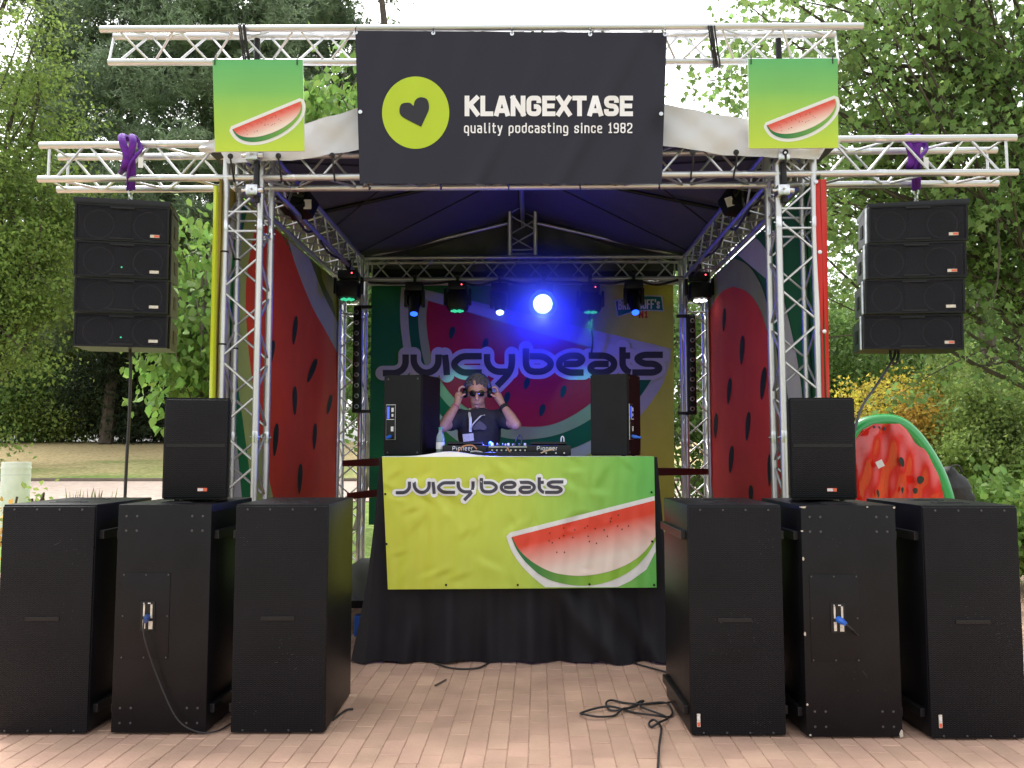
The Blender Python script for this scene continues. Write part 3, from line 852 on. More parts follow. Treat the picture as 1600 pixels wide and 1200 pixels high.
# triangular upper truss, two chords above, one below
YU = 5.88
t = thing('upper_truss', 'slim triangular silver truss above the stage holding the black banner', 'truss', at(760, 70, YU))
a0, a1 = at(157, 46, YU - .1), at(1348, 41, YU - .1)
b0, b1 = at(178, 57.5, YU + .12), at(1305, 54, YU + .12)
c0, c1 = at(170, 97.5, YU), at(1310, 96, YU)
for q in ((a0, a1), (b0, b1), (c0, c1)): bar('chord', *q, .024, t, M['alu'], 14)
zigzag(t, a0.lerp(a1, .02), a1.lerp(a0, .03), c0.lerp(c1, .02), c1.lerp(c0, .02), .215, .0085, M['alu'])
zigzag(t, b0.lerp(b1, .01), b1.lerp(b0, .01), c0.lerp(c1, .01), c1.lerp(c0, .01), .215, .0085, M['alu'], 1)
zigzag(t, a0.lerp(a1, .02), a1.lerp(a0, .03), b0.lerp(b1, .01), b1.lerp(b0, .01), .3, .0085, M['alu'])
for f in (.0, 1.0):
    bar('end_rung', b0.lerp(b1, f), c0.lerp(c1, f), .0085, t, M['alu'], 6)
# tape and cable wound round the upper truss
for px in (384, 1117):
    p = at(px, 70, YU)
    b = MB()
    for k in range(4):
        o_ = Vector((k * .014 - .02 + random.uniform(-.004, .004), 0, 0))
        pts = [at(px - 6, 40, YU - .14) + o_, at(px - 2, 70, YU - .12) + o_, at(px + 3, 101, YU - .04) + o_, at(px, 101, YU + .05) + o_, at(px - 2, 60, YU + .16) + o_, at(px - 6, 40, YU + .02) + o_, at(px - 6, 39, YU - .12) + o_]
        b.tube(spline(pts, 4), .006, 5)
    o = b.build('wound_cable', M['rope'])
    o['label'] = 'black cable wound round the upper truss ' + ('on the left above the green sign' if px < 800 else 'between black banner and right green sign'); o['category'] = 'cable'
# posts with scaffold clamps joining tower and upper truss
for sg, px in ((-1, 396), (1, 1222)):
    q0, q1 = at(px + 4 * sg * -1, 300, 5.87), at(px - 3, 236, 5.86)
    base_ = at(px, 305, 5.87)
    t = thing('clamp_post', 'black post with silver scaffold clamps on the %s front tower, below the green sign' % ('left' if sg < 0 else 'right'), 'clamp', base_, group='posts to the upper truss')
    top = at(px, 60, 5.86)
    bar('post', base_ + Vector((.02, .01, -.05)), Vector((base_.x + .0, 5.87, top.z)), .022, t, M['blackm'], 12)
    for py in (245, 299):
        p = at(px, py, 5.865)
        b = MB().box(p, (.085, .1, .075), bev=.012)
        b.lathe(p - Vector((.075, .02, 0)), (1, 0, 0), [(0, .012), (.03, .012), (.03, .02), (.15, .02), (.15, .012)], 10)
        b.lathe(p + Vector((0, -.075, .005)), (0, 1, 0), [(0, .008), (.03, .008), (.03, .016), (.05, .016)], 8)
        b.build('clamp', M['steel'], t, True)

# ================================================================== ROOF
RZ, EZ = 4.2, 3.6
t = thing('stage_roof', 'grey tarpaulin gable roof stretched over the stage trusses', 'roof', L(0, 1.8, EZ))
def roofz(x, y):
    f = 1 - abs(x) / 2.25
    return EZ + (RZ - EZ) * f - .05 * math.sin(math.pi * min(max(f, 0), 1)) * (1 + .5 * math.sin(y * 2.1)) + .012 * math.sin(5 * x + 3 * y) + .02
b = MB(); nx, ny = 44, 24
for j in range(ny + 1):
    for i in range(nx + 1):
        x = -2.25 + 4.5 * i / nx; y = -.055 + (DP + .36) * j / ny
        b.v.append(tuple(L(x, y, roofz(x, y))))
for j in range(ny):
    for i in range(nx):
        a = j * (nx + 1) + i; b.f.append((a, a + 1, a + nx + 2, a + nx + 1)); b.mi.append(0)
b.build('roof_sheet', M['tarp'], t, True)
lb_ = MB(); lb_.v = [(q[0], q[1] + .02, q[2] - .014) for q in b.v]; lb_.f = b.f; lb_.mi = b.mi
lb_.build('roof_shade_sheet', mat('roof_shade_grey', (.07, .07, .075), .7, var=.08, vscale=2, bump=.05, bscale=4), t, True)  # added sheet, its dark colour carries the shade under the roof
def flap(name, y, zlow, fm='tarp'):
    b = MB(); n, m = 90, 12
    g_ = np.random.default_rng(4)
    for j in range(m + 1):
        for i in range(n + 1):
            x = -2.25 + 4.5 * i / n; v = j / m
            z1 = roofz(x, y); z0 = zlow(x)
            wr = .028 * math.sin(x * 9 + v * 5 + math.sin(x * 3)) * (.3 + v) + .02 * math.sin(x * 17 - v * 7) + .015 * math.sin(31 * x + 11 * v)
            b.v.append(tuple(L(x, y - (.012 + wr * .4 + .01 * v) * (1 if y < 1 else -1), z1 + (z0 - z1) * v)))
    for j in range(m):
        for i in range(n):
            a = j * (n + 1) + i; b.f.append((a, a + n + 1, a + n + 2, a + 1)); b.mi.append(0)
    return b.build(name, M[fm] if fm in M else bpy.data.materials[fm], t, True)
flap('front_flap', -.055, lambda x: 3.58 - .1 * abs(math.cos(x * 1.55)) if abs(x) < 2.1 else 3.56)
flap('rear_flap', DP + .3, lambda x: 3.55, 'roof_shade_grey')  # shade inside the gable is put into the flap's dark grey
for x in (-2.02, -1.68, -1.3, 1.22, 1.52, 1.86):          # grommets with black bungees down to the chord
    p = L(x, -.105, 3.52)
    MB().lathe(p, (0, 1, 0), [(0, .02), (.008, .02)], 12).build('grommet', M['blackr'], t)
    pts = [p + Vector((0, -.01, 0)), L(x + .005, -.08, 3.45), L(x, -.035, 3.4), L(x, -.01, 3.365), L(x, .03, 3.40)]
    MB().tube(spline(pts, 4), .0065, 6).build('bungee', M['rope'], t)
for sg in (-1, 1):                                          # rafters and wire braces under the sheet
    for y in (.05, DP + .1):
        bar('rafter', L(sg * 2.0, y, 3.63), L(sg * .12, y, 4.08), .022, t, M['alu_dull'], 10)
    bar('rafter', L(sg * 1.9, 1.85, 3.66), L(sg * .05, 1.85, 4.06), .02, t, M['blackm'], 10)
    bar('brace_wire', L(sg * 2.0, .3, 3.62), L(sg * .1, 1.8, 4.03), .008, t, M['rope'], 6)
    bar('brace_wire', L(sg * .4, .3, 3.93), L(sg * 1.9, 2.4, 3.64), .008, t, M['rope'], 6)
    bar('brace_wire', L(sg * 1.9, 3.5, 3.64), L(sg * .1, 1.9, 4.03), .008, t, M['rope'], 6)
    MB().box(L(sg * 1.1, .95, 3.77), (.1, .12, .04), bev=.01).build('wire_tensioner', M['blackm'], t)
bar('ridge_pole', L(0, -.1, 4.09), L(0, DP + .3, 4.09), .025, t, M['alu_dull'], 10)

# ================================================================== PRINTED SHEETS
def hang(Y, amp=0.0, kx=.05, ky=.03, ph=0.0):
    def f(px, py, off):
        wv = amp * (math.sin(px * kx + ph + 1.3 * math.sin(py * ky)) + .5 * math.sin(px * kx * 2.3 - py * ky * 1.7 + ph))
        return at(px, py, Y - off - wv)
    return f
# --- black banner
YB = 5.72
sf = hang(YB, .006, .045, .02)
def sfb(px, py, off):                                       # diagonal drag folds
    v = (py - 50) / 240
    d = px - 800 - (290 - py) * .55
    f = .012 * math.exp(-((d - 70) / 16) ** 2) + .012 * math.exp(-((d - 150) / 22) ** 2) * v + .01 * math.exp(-((d + 60) / 14) ** 2) * v
    return at(px, py, YB - off - .005 * math.sin(px * .043 + .6 * math.sin(py * .02)) - 1.7 * f - .004 * math.sin(px * .11 + py * .03) * (1 - .6 * v) - .012 * math.exp(-((px - 1030) / 14) ** 2) * math.sin(py * .05))
t = thing('stage_banner', 'black banner with lime heart disc and white lettering above the stage', 'banner', at(800, 287, YB))
sheet('banner_sheet', [(555, 48), (1042, 51), (1034, 287), (562, 287)], sfb, lambda u, v, x, y: (.012, .0105, .022), 110, 60, mat('black_vinyl_print', attr='Col', rough=.4, spec=.3, var=.04, vscale=3, bump=.01, bscale=14), t)
def circle(cx, cy, rx, ry, n=48): return [(cx + rx * math.cos(2 * math.pi * k / n), cy + ry * math.sin(2 * math.pi * k / n)) for k in range(n)]
polyprint('lime_disc', circle(649.5, 176, 52.5, 56.5, 64), sfb, .003, (.42, .55, .02), t, step=10)
heart = [(658, 198), (640, 189), (627, 181), (624, 172), (627, 163), (634, 160.5), (641, 161), (646, 165), (648, 158), (653, 153), (660, 152), (667, 155), (670, 162), (670, 171), (666, 181)]
polyprint('heart', [tuple(q[:2]) for q in spline([(*q, 0) for q in heart[1:]], 5)] + [(658, 198)], sfb, .006, (.016, .015, .022), t, step=10)
text_print('lettering', 'KLANGEXTASE', 726, 989, 181.5, 149.5, 7.4, sfb, .004, M['lettering'], t, rr=.2, gap=.06)
text_print('small_lettering', 'quality podcasting since 1982', 725, 988, 208, 192, 2.1, sfb, .004, M['lettering'], t, gap=.2)
for px, py in ((556, 51), (677, 52), (800, 53), (922, 54), (1039, 54), (563, 175), (1033, 178)):
    p = sfb(px, py, .004)
    MB().lathe(p, (0, -1, 0), [(0, .014), (.004, .014), (.005, .006)], 12).build('eyelet', M['steel'], t)
    if py < 100:
        MB().tube([p + Vector((0, -.006, 0)), p + Vector((0, -.012, .03)), p + Vector((0, .02, .06))], .004, 5).build('cable_tie', M['rope'], t)
for px in (576, 688, 794, 906, 1030):
    p = at(px, 287, YB + .0); q = at(px + 1, 296, 5.9)
    MB().tube([p + Vector((0, 0, .02)), p, q, q + Vector((0, .05, .03))], .005, 5).build('cable_tie', M['rope'], t)
# --- two square green signs
def melon(parent, tip, top, low, lowc, surf, off, seeds, wide, m_=None):
    pass
def slice_print(parent, A, Bp, sag, surf, off, wline, seeds, clip=None):
    """melon slice: flat edge from A to Bp (pixels), rind bulging by sag below; printed as white sticker edge, rind, flesh"""
    A, Bp = Vector(A), Vector(Bp); d = Bp - A; n = Vector((-d.y, d.x)).normalized()
    if n.y < 0: n = -n
    def arc(grow, depth, skew=.06, N=40, x0=0.0, x1=1.0):
        out = []
        for k in range(N + 1):
            th = math.pi * k / N
            f = .5 - .5 * math.cos(th) * 1.0
            out.append(A + d * (x0 + (x1 - x0) * f) + n * (math.sin(th) ** .85 * depth * (1 + skew * math.cos(th))) + d.normalized() * (grow * -math.cos(th)))
        return out
    cl = (lambda P: [(min(max(q[0], clip[0]), clip[2]), min(max(q[1], clip[1]), clip[3])) for q in P]) if clip else (lambda P: [tuple(q[:2]) for q in P])
    Ln = d.length
    up = -n * wline
    out = [A + up - d.normalized() * wline * .3] + [Bp + up + d.normalized() * wline * .3]
    ring = arc(wline * 1.05, sag + wline)
    polyprint('sticker_edge', cl([A + up, Bp + up] + ring[::-1]), surf, off, WHITE, parent)
    rind = arc(0, sag)
    gfun = lambda x, y: mixc(DGREEN, (.22, .45, .06), ((Vector((x, y)) - A).dot(d) / Ln / Ln - .1) * 1.2)
    polyprint('rind', cl([A, Bp] + rind[::-1]), surf, off + .0025, gfun, parent)
    fl = [A + d * .015] + [A + d * (.015 + .975 * (.5 - .5 * math.cos(math.pi * k / 40))) + n * (math.sin(math.pi * k / 40) ** .9 * sag * .80) for k in range(1, 40)] + [A + d * .985]
    ff = lambda x, y: mixc(mixc(MRED, (.7, .16, .1), .35), (.78, .66, .58), ((Vector((x, y)) - A).dot(n) / sag - .12) * 1.75)
    polyprint('flesh', cl(fl), surf, off + .005, ff, parent, step=5)
    for i, (u, v) in enumerate(seeds):
        c_ = A + d * u + n * (v * sag)
        r_ = Ln * .0045
        polyprint('seed', circle(c_.x, c_.y, r_, r_ * 1.25, 8), surf, off + .0065, (.06, .02, .015), parent, step=500)
gs = random.Random(5)
SEEDS = [(.16 + .5 * gs.random(), .12 + .38 * gs.random()) for _ in range(22)]
SEEDS2 = [(.2, .3), (.24, .38), (.21, .2), (.32, .18), (.3, .3), (.36, .26), (.42, .2), (.36, .4), (.47, .24), (.52, .22), (.55, .3), (.49, .42), (.58, .2), (.62, .14), (.63, .3), (.7, .28), (.67, .2), (.26, .5), (.3, .52), (.52, .44)]
def sign(label, tl, tr, br, bl, A, Bp, sag):
    c_ = [at(*q, 5.76) for q in (tl, tr, br, bl)]
    t = thing('square_sign', label, 'sign', (c_[2] + c_[3]) / 2, group='green melon signs')
    b = MB(); k = Vector((0, .012, 0))
    b.add([q + Vector((0, .001, 0)) for q in c_] + [q + k for q in c_], [(3, 2, 1, 0), (4, 5, 6, 7), (0, 1, 5, 4), (1, 2, 6, 5), (2, 3, 7, 6), (3, 0, 4, 7)])
    b.build('board', M['white'], t)
    sfn = lambda px, py, off: at(px, py, 5.758 - off)
    def colr(u, v, x, y): return mixc(mixc((.11, .42, .14), (.22, .49, .09), v * 2), (.48, .62, .045), (v - .35) * 1.6)
    sheet('print', [tl, tr, br, bl], sfn, colr, 4, 20, M['print_v'], t)
    slice_print(t, A, Bp, sag, sfn, .001, 5, SEEDS)
    for f in (.03, .94):
        p = c_[0].lerp(c_[1], f)
        MB().tube([p + Vector((0, -.006, -.04)), p + Vector((0, -.008, .01)), p + Vector((0, .03, .05))], .004, 5).build('cable_tie', M['rope'], t)
    bar('standoff', (c_[0] + c_[1]) / 2 + Vector((0, .012, -.04)), (c_[0] + c_[1]) / 2 + Vector((0, .13, -.04)), .01, t, M['blackm'], 8)
    return t
sign('square green sign with melon slice on the left front tower', (332, 93), (473, 93), (476, 236), (336, 237), (363, 202), (470, 158), 36)
sign('square green sign with melon slice on the right front tower', (1169, 92), (1309, 91), (1310, 231), (1170, 232), (1198, 196), (1305, 154), 36)

# --- rear banner
YR = 9.93
sr = hang(YR, .008, .03, .02)
t = thing('rear_banner', 'green and yellow rear stage banner with melon slice and logo', 'banner', at(815, 800, YR))
def rc(u, v, x, y): return (.02, .02, .025) if y < 444 else mixc(mixc((.03, .2, .08), (.12, .4, .06), (u - .12) * 2.4), (.66, .62, .09), (u - .55) * 3.2)
sheet('banner_sheet', [(581, 420), (1052, 420), (1054, 820), (576, 820)], sr, rc, 60, 44, M['print_m'], t)
PM = M['print_m']
def sp2(pts, n=6): return [tuple(q[:2]) for q in spline([(*p, 0) for p in pts], n)]
outl = sp2([(627, 449), (625, 480), (627, 520), (636, 570), (655, 620), (690, 668), (740, 705), (800, 728), (870, 725), (940, 700), (1000, 650), (1035, 600), (1049, 562)])
polyprint('white_rim', [(627, 449), (650, 449)] + [(1049, 545)] + outl[::-1], sr, .003, (.55, .55, .5), t, PM)
o2 = sp2([(640, 462), (638, 490), (641, 530), (650, 575), (668, 618), (700, 660), (745, 692), (800, 712), (868, 708), (930, 684), (985, 638), (1020, 590), (1036, 558)])
polyprint('dark_rind', [(641, 462), (1036, 558)] + o2[::-1], sr, .006, (.02, .15, .075), t, PM)
o3 = sp2([(655, 462), (653, 490), (656, 530), (664, 570), (682, 610), (712, 645), (750, 670), (800, 686), (860, 682), (915, 660), (965, 620), (1000, 580), (1014, 556)])
polyprint('pale_rind', [(656, 462), (1014, 556)] + o3[::-1], sr, .009, (.38, .45, .26), t, PM)
o4 = sp2([(669, 470), (666, 495), (669, 530), (678, 570), (698, 608), (725, 634), (760, 654), (800, 665), (855, 665), (900, 646), (940, 615), (965, 585), (978, 560)])
polyprint('flesh', [(669, 470), (978, 560)] + o4[::-1], sr, .012, (.5, .03, .06), t, PM)
polyprint('white_edge', [(648, 449), (1012, 554), (1008, 566), (669, 469), (650, 462)], sr, .0145, (.6, .6, .58), t, PM)
def seed(cx, cy, ln, wd, ang):
    c_, s_ = math.cos(ang), math.sin(ang)
    return [(cx + c_ * a - s_ * b_, cy + s_ * a + c_ * b_) for a, b_ in [(wd * math.cos(q) * (1 - .25 * math.sin(q)), ln * math.sin(q)) for q in [2 * math.pi * k / 18 for k in range(18)]]]
for cx, cy in ((706, 520), (758, 538), (823, 599), (880, 612), (847, 641), (792, 622), (905, 560), (735, 590), (845, 570), (790, 575)):
    polyprint('seed', seed(cx, cy, 10, 4.5, .25), sr, .016, (.02, .06, .07), t, PM, step=60)
# partly hidden sponsor ribbon
rib = sp2([(962, 471), (985, 466), (1010, 463), (1033, 464)]) + sp2([(1036, 485), (1010, 484), (985, 488), (966, 494)])
polyprint('ribbon_outline', [(q[0] + (2 if q[0] > 1000 else -2), q[1] + (2 if q[1] > 476 else -2)) for q in rib], sr, .003, (.6, .6, .56), t, PM)
polyprint('ribbon', rib, sr, .006, (.02, .2, .2), t, PM)
text_print('ribbon_lettering', "BRINKHOFF's", 966, 1031, 484, 469, 2.2, sr, .008, M['lettering'], t, gap=.1, slope=-.03)
text_print('red_lettering', 'N1', 998, 1012, 497, 486, 2.6, sr, .008, M['red'], t, gap=.2)
fxr = lambda x, y: (593 + (x - 85) * (1041 - 593) / (1515 - 85) + 1, 583 + (y - 212) * .318)
logo_print(t, fxr, sr, .018, 10.2, 23, M['dark'], mat('logo_outline_grey', (.6, .58, .6), .7))
for px in range(600, 1050, 55):
    p = at(px, 446, YR - .01)
    MB().tube([p, p + Vector((0, -.02, .06)), p + Vector((.01, .03, .12))], .005, 5).build('cable_tie', M['rope'], t)

# --- side walls
XW = 2.12
def wall(sg, fold):
    def f(px, py, off):
        p = at_wall(px, py, sg * XW, .0)
        wv = fold * (math.sin(p.y * 2.6 + .8 * p.z) + .5 * math.sin(p.y * 6.1 - p.z * 1.4) + .35 * math.sin(p.z * 5 + p.y * 3))
        return at_wall(px, py, sg * XW, off + wv + fold)
    return f
sl = wall(-1, .012)
t = thing('side_banner', 'left inner stage wall printed with a huge red melon slice', 'banner', at_wall(430, 790, -XW))
ZL = lambda y_: None
def wallquad(sg, y0, y1, z0, z1):
    out = []
    for y, z in ((y0, z1), (y1, z1), (y1, z0), (y0, z0)):
        p = L(sg * XW, y, z); q = screen(p.x, p.y, p.z); out.append(q)
    return out
def wsheet(sg, surf, colfn, parent):
    b = MB(); b.col = []; nu, nv = 60, 40
    for j in range(nv + 1):
        for i in range(nu + 1):
            y = -.03 + (DP + .28) * i / nu; z = 3.385 - 3.1 * j / nv
            p = L(sg * XW, y, z); q = screen(p.x, p.y, p.z)
            b.v.append(tuple(surf(q[0], q[1], 0))); b.col.append(colfn(i / nu, j / nv))
    for j in range(nv):
        for i in range(nu):
            a = j * (nu + 1) + i; b.f.append((a, a + 1, a + nu + 2, a + nu + 1)); b.mi.append(0)
    return b.build('banner_sheet', M['print_m'], parent, True)
def clipw(pts, sg):
    """keep a traced outline inside the wall sheet"""
    out = []
    for px, py in pts:
        p = at_wall(px, py, sg * XW)
        y = min(max((p.y - OY) + SKEW * sg * XW, 0.0), DP + .22); z = min(max(p.z, .31), 3.37)
        q = L(sg * XW, y, z); out.append(screen(q.x, q.y, q.z))
    return out
wsheet(-1, sl, lambda u, v: mixc((.55, .42, .1), (.42, .45, .05), (u - .1) * 3), t)
def wp(name, pts, sg, surf, off, col): polyprint(name, clipw(pts, sg), surf, off, col, t, PM, step=(2.5, 9))
B0 = sp2([(410, 300), (398, 360), (387, 420), (384, 470), (388, 540), (395, 600), (402, 660), (415, 725), (430, 790)])
B1 = sp2([(392, 300), (376, 380), (368, 440), (367, 520), (372, 600), (380, 660), (388, 720), (398, 800)])
B2 = sp2([(384, 300), (368, 360), (361, 430), (359, 520), (362, 600), (367, 660), (373, 720), (380, 800)])
B3 = sp2([(372, 300), (358, 360), (352, 430), (350, 520), (352, 600), (355, 660), (360, 720), (364, 800)])
UR = sp2([(420, 300), (446, 362), (463, 417), (488, 479), (509, 517), (533, 565), (560, 640)])
UW = sp2([(440, 300), (470, 365), (490, 420), (508, 465), (526, 500), (548, 545)])
UD = sp2([(460, 300), (488, 362), (500, 410), (505, 440), (520, 470)])
wp('rind_white', B3 + B2[::-1], -1, sl, .009, (.55, .52, .48))
wp('rind_dark', B2 + B1[::-1], -1, sl, .009, (.025, .19, .06))
wp('rind_pale', B1 + B0[::-1], -1, sl, .009, (.42, .5, .16))
wp('dark_corner', UW + UD[::-1], -1, sl, .009, (.12, .17, .035))
wp('white_edge', UR[:-6] + UW[::-1], -1, sl, .011, (.5, .5, .42))
wp('flesh', UR + [(545, 800), (430, 800)] + B0[::-1], -1, sl, .009, (.78, .075, .035))
for cx, cy, ln, wd, an in ((422, 437, 24, 3, .1), (461, 516, 23, 3.5, .1), (423, 556, 25, 4.5, .2), (488, 579, 20, 4, .35), (461, 626, 23, 3.6, .0), (515, 632, 16, 3, .2), (431, 687, 26, 4, .08), (492, 682, 21, 3, .05), (469, 748, 24, 3.5, .05)):
    wp('seed', seed(cx, cy, ln, wd, an), -1, sl, .013, (.025, .035, .03))
# folded front hem, lime
def hem(name, pts, Y, col, holes=(), side=-1):
    b = MB(); b.col = []
    n = 24
    for j in range(n + 1):
        v = j / n
        a = Vector(pts[0]).lerp(Vector(pts[3]), v); c_ = Vector(pts[1]).lerp(Vector(pts[2]), v)
        for i in range(5):
            q = a.lerp(c_, i / 4); wv = .03 * math.sin(math.pi * i / 4) + .01 * math.sin(v * 9)
            b.v.append(tuple(at(q.x, q.y, Y - wv))); b.col.append(col)
    for j in range(n):
        for i in range(4):
            k = j * 5 + i; b.f.append((k, k + 5, k + 6, k + 1)); b.mi.append(0)
    o = b.build(name, M['print_v'], t, True)
    for q in holes:
        MB().lathe(at(*q, Y - .035), (0, -1, 0), [(0, .014), (.004, .014), (.005, .006)], 12).build('eyelet', M['steel'], t)
    return o
hem('front_hem', [(334, 290), (342, 290), (333, 790), (323, 790)], 5.93, (.5, .58, .02))
# right wall
sw = wall(1, .008)
t = thing('side_banner', 'right inner stage wall printed with an oval red melon and seeds', 'banner', at_wall(1160, 790, XW))
wsheet(1, sw, lambda u, v: (.03, .16, .06), t)
def oval(pts): return sp2(pts + [pts[0]], 6)
wp('white_arc', sp2([(1150, 345), (1176, 366), (1200, 396), (1217, 440), (1232, 500), (1245, 560), (1255, 640), (1262, 800)]) + sp2([(1240, 800), (1235, 660), (1222, 560), (1213, 500), (1203, 452), (1190, 412), (1170, 385), (1145, 365)]), 1, sw, .007, (.55, .54, .52))
wp('rind_pale', oval([(1148, 404), (1170, 416), (1188, 444), (1201, 485), (1212, 540), (1222, 620), (1226, 700), (1222, 800), (1104, 800), (1085, 640), (1085, 520), (1100, 445), (1122, 414)]), 1, sw, .011, (.33, .35, .18))
wp('flesh', oval([(1145, 448), (1165, 455), (1182, 474), (1194, 503), (1203, 540), (1211, 600), (1216, 680), (1212, 800), (1128, 800), (1110, 745), (1099, 690), (1096, 600), (1100, 520), (1112, 478), (1128, 456)]), 1, sw, .015, (.78, .07, .05))
for cx, cy, ln, wd, an in ((1131, 500, 19, 2.5, .05), (1159, 547, 23, 3.5, .05), (1192, 599, 26, 4.2, .1), (1139, 611, 21, 3.2, .08), (1168, 666, 23, 3.5, .08), (1118, 665, 20, 3, .05), (1142, 718, 22, 3.5, .08), (1173, 772, 14, 3.5, .0), (1202, 735, 26, 3, .0)):
    wp('seed', seed(cx, cy, ln, wd, an), 1, sw, .019, (.03, .03, .03))
hem('front_hem', [(1270, 281), (1291, 280), (1299, 790), (1286, 790)], 5.9, (.55, .02, .015), ((1275, 284), (1281, 394), (1288, 518)))
# ================================================================== STAGE DECK AND DJ TABLE
t = thing('stage_deck', 'low black stage deck inside the trusses', 'stage', L(0, 2.2, 0))
MB().box(L(0, 2.25, .25), (3.5, 2.7, .06), bev=.005).build('deck_board', M['blackp'], t)
for x in (-1.65, 0, 1.65):
    for y in (1.0, 2.2, 3.5): bar('leg', L(x, y, 0), L(x, y, .23), .03, t, M['alu_dull'], 10)
TT = 1.405                                                    # table top height
t = thing('dj_table', 'tall black table for the disc jockey, hidden under cloth', 'table', (.045, 6.4, 0))
MB().box((.045, 6.42, TT - .02), (1.9, .78, .04), bev=.004).build('table_top', M['blackp'], t)
for x in (-.82, .91):
    for y in (6.12, 6.74): bar('leg', (x, y, 0), (x, y, TT - .04), .025, t, M['blackm'], 10)
MB().box((.045, 6.74, .75), (1.7, .03, .06)).build('cross_bar', M['blackm'], t)
# black skirt cloth
b = MB(); nu, nv = 170, 36
g_ = np.random.default_rng(8); ph = g_.uniform(0, 6, 6)
plan = [(-.93, 6.8), (-.93, 6.03), (1.02, 6.03), (1.02, 6.8)]
seg = [.77, 1.95, .77]; tot = sum(seg)
for j in range(nv + 1):
    v = j / nv
    for i in range(nu + 1):
        s_ = i / nu * tot; k = 0
        while k < 2 and s_ > seg[k]: s_ -= seg[k]; k += 1
        f = min(s_ / seg[k], 1); a, c_ = Vector(plan[k]), Vector(plan[k + 1]); q = a.lerp(c_, f)
        nrm = [Vector((-1, 0)), Vector((0, -1)), Vector((1, 0))][k]
        ctr = Vector((.045, 6.4)); out = (q - ctr)
        ss = i / nu * 24
        fold = (.03 * math.sin(ss * 1.9 + ph[0] + v * 1.6) + .024 * math.sin(ss * 3.3 + ph[1] - v * 2.4) + .01 * math.sin(ss * 7 + ph[2])) * (.05 + v * v)
        swag = .09 * math.exp(-((q.x - .35 - (v - .7) * 1.1) / .1) ** 2) * max(0, v - .3) + .07 * math.exp(-((q.x - .75 - (v - .8) * .9) / .07) ** 2) * max(0, v - .4) + .06 * math.exp(-((q.x + .6 + (v - .8) * .5) / .08) ** 2) * max(0, v - .4)
        flare = .055 * v ** 1.5
        x = q.x + nrm.x * (fold + flare) + (out.x * .085 * v if k == 1 else nrm.x * .07 * v); y = q.y + nrm.y * (fold * .9 + swag + flare * .4)
        z = (TT + .004) * (1 - v) + .012 * v + (.018 * math.sin(ss * 2.1 + 1) if j == nv else 0) * .5
        b.v.append((x, y, max(z, .006)))
for j in range(nv):
    for i in range(nu):
        a = j * (nu + 1) + i; b.f.append((a, a + nu + 1, a + nu + 2, a + 1)); b.mi.append(0)
o = b.build('table_skirt', M['cloth'], None, True)
tag(o, 'black cloth skirt hanging to the bricks around the table', 'cloth')
# banner over the table front
YT = 5.955
_gc = random.Random(12)
CREASE = [(_gc.uniform(600, 1024), 714 + 205 * _gc.random() ** 1.5, _gc.uniform(6, 15), _gc.uniform(0, 6.28)) for _ in range(60)]
def st(px, py, off):
    v = (py - 714) / 205
    cr = .0022 * math.sin(px * .16 + 1.5 * math.sin(py * .021)) + .0016 * math.sin(px * .31 + .8 * math.sin(py * .05)) + .004 * math.sin(px * .02 + py * .012)
    for qx, qy, qr, qa in CREASE:
        d_ = (px - qx) * math.cos(qa) + (py - qy) * math.sin(qa); e_ = -(px - qx) * math.sin(qa) + (py - qy) * math.cos(qa)
        cr += .016 * math.exp(-(e_ / (qr * 1.6)) ** 2) * (1 / (1 + math.exp(-d_ / 3)) - .5) * math.exp(-(d_ / qr) ** 2)
    return at(px, py, YT - off - cr - .02 * v * v)
t = thing('table_banner', 'lime to green vinyl banner with logo and melon slice on the table front', 'banner', at(812, 920, YT))
sheet('banner_sheet', [(597, 714), (1022, 713), (1026, 918), (606, 921)], st, lambda u, v, x, y: mixc(mixc((.56, .60, .065), (.42, .58, .075), (u - .15) * 2), (.13, .45, .09), (u - .5) * 2.1), 200, 96, M['print_v'], t)
b = MB()                                                     # the fold of the banner over the table edge, white underside lifting
n = 40
for i in range(n + 1):
    px = 597 + 425 * i / n
    up = .035 * math.exp(-((px - 702) / 38) ** 2) + .004
    p = st(px, 714, 0)
    for q, zz in ((p, 0), (p + Vector((0, .012, up * .9)), 0), (p + Vector((0, .05, up)), 0), (p + Vector((0, .26, .004)), 0)): b.v.append(tuple(q))
for i in range(n):
    for k in range(3):
        a = i * 4 + k; b.f.append((a, a + 1, a + 5, a + 4)); b.mi.append(0)
b.build('banner_fold', M['white'], t, True)
fxt = lambda x, y: (600 + x * 300 / 1600, 730 + y * 70 / 373)
logo_print(t, fxt, st, .003, 5.1, 11.5, mat('logo_dark', (.04, .04, .06), .5), mat('logo_white', (.75, .75, .77), .5))
def clipb(P):
    out = []
    for q in P:
        out.append((min(q[0], 1021.5 + (q[1] - 714) * .0195), min(q[1], 917.5)))
    return out
rim = sp2([(791, 838), (800, 862), (815, 884), (835, 904), (852, 917.5)])
polyprint('sticker_edge', clipb([(797, 832)] + [(1030, 775)] + [(1030, 862), (1010, 890), (985, 908), (965, 917.5)] + rim[::-1]), st, .0025, WHITE, t, step=3)
r1 = sp2([(799, 840), (809, 862), (826, 883), (850, 902), (880, 912), (915, 915), (950, 909), (985, 892), (1010, 868), (1026, 842)])
polyprint('rind', clipb([(799, 840)] + [(1028, 782)] + [(1028, 840)] + r1[::-1]), st, .005, lambda x, y: mixc(DGREEN, (.25, .48, .05), (x - 820) / 110), t, step=3)
r2 = sp2([(800, 839), (812, 860), (832, 878), (860, 893), (890, 899), (920, 899), (955, 892), (985, 879), (1008, 861), (1026, 836)])
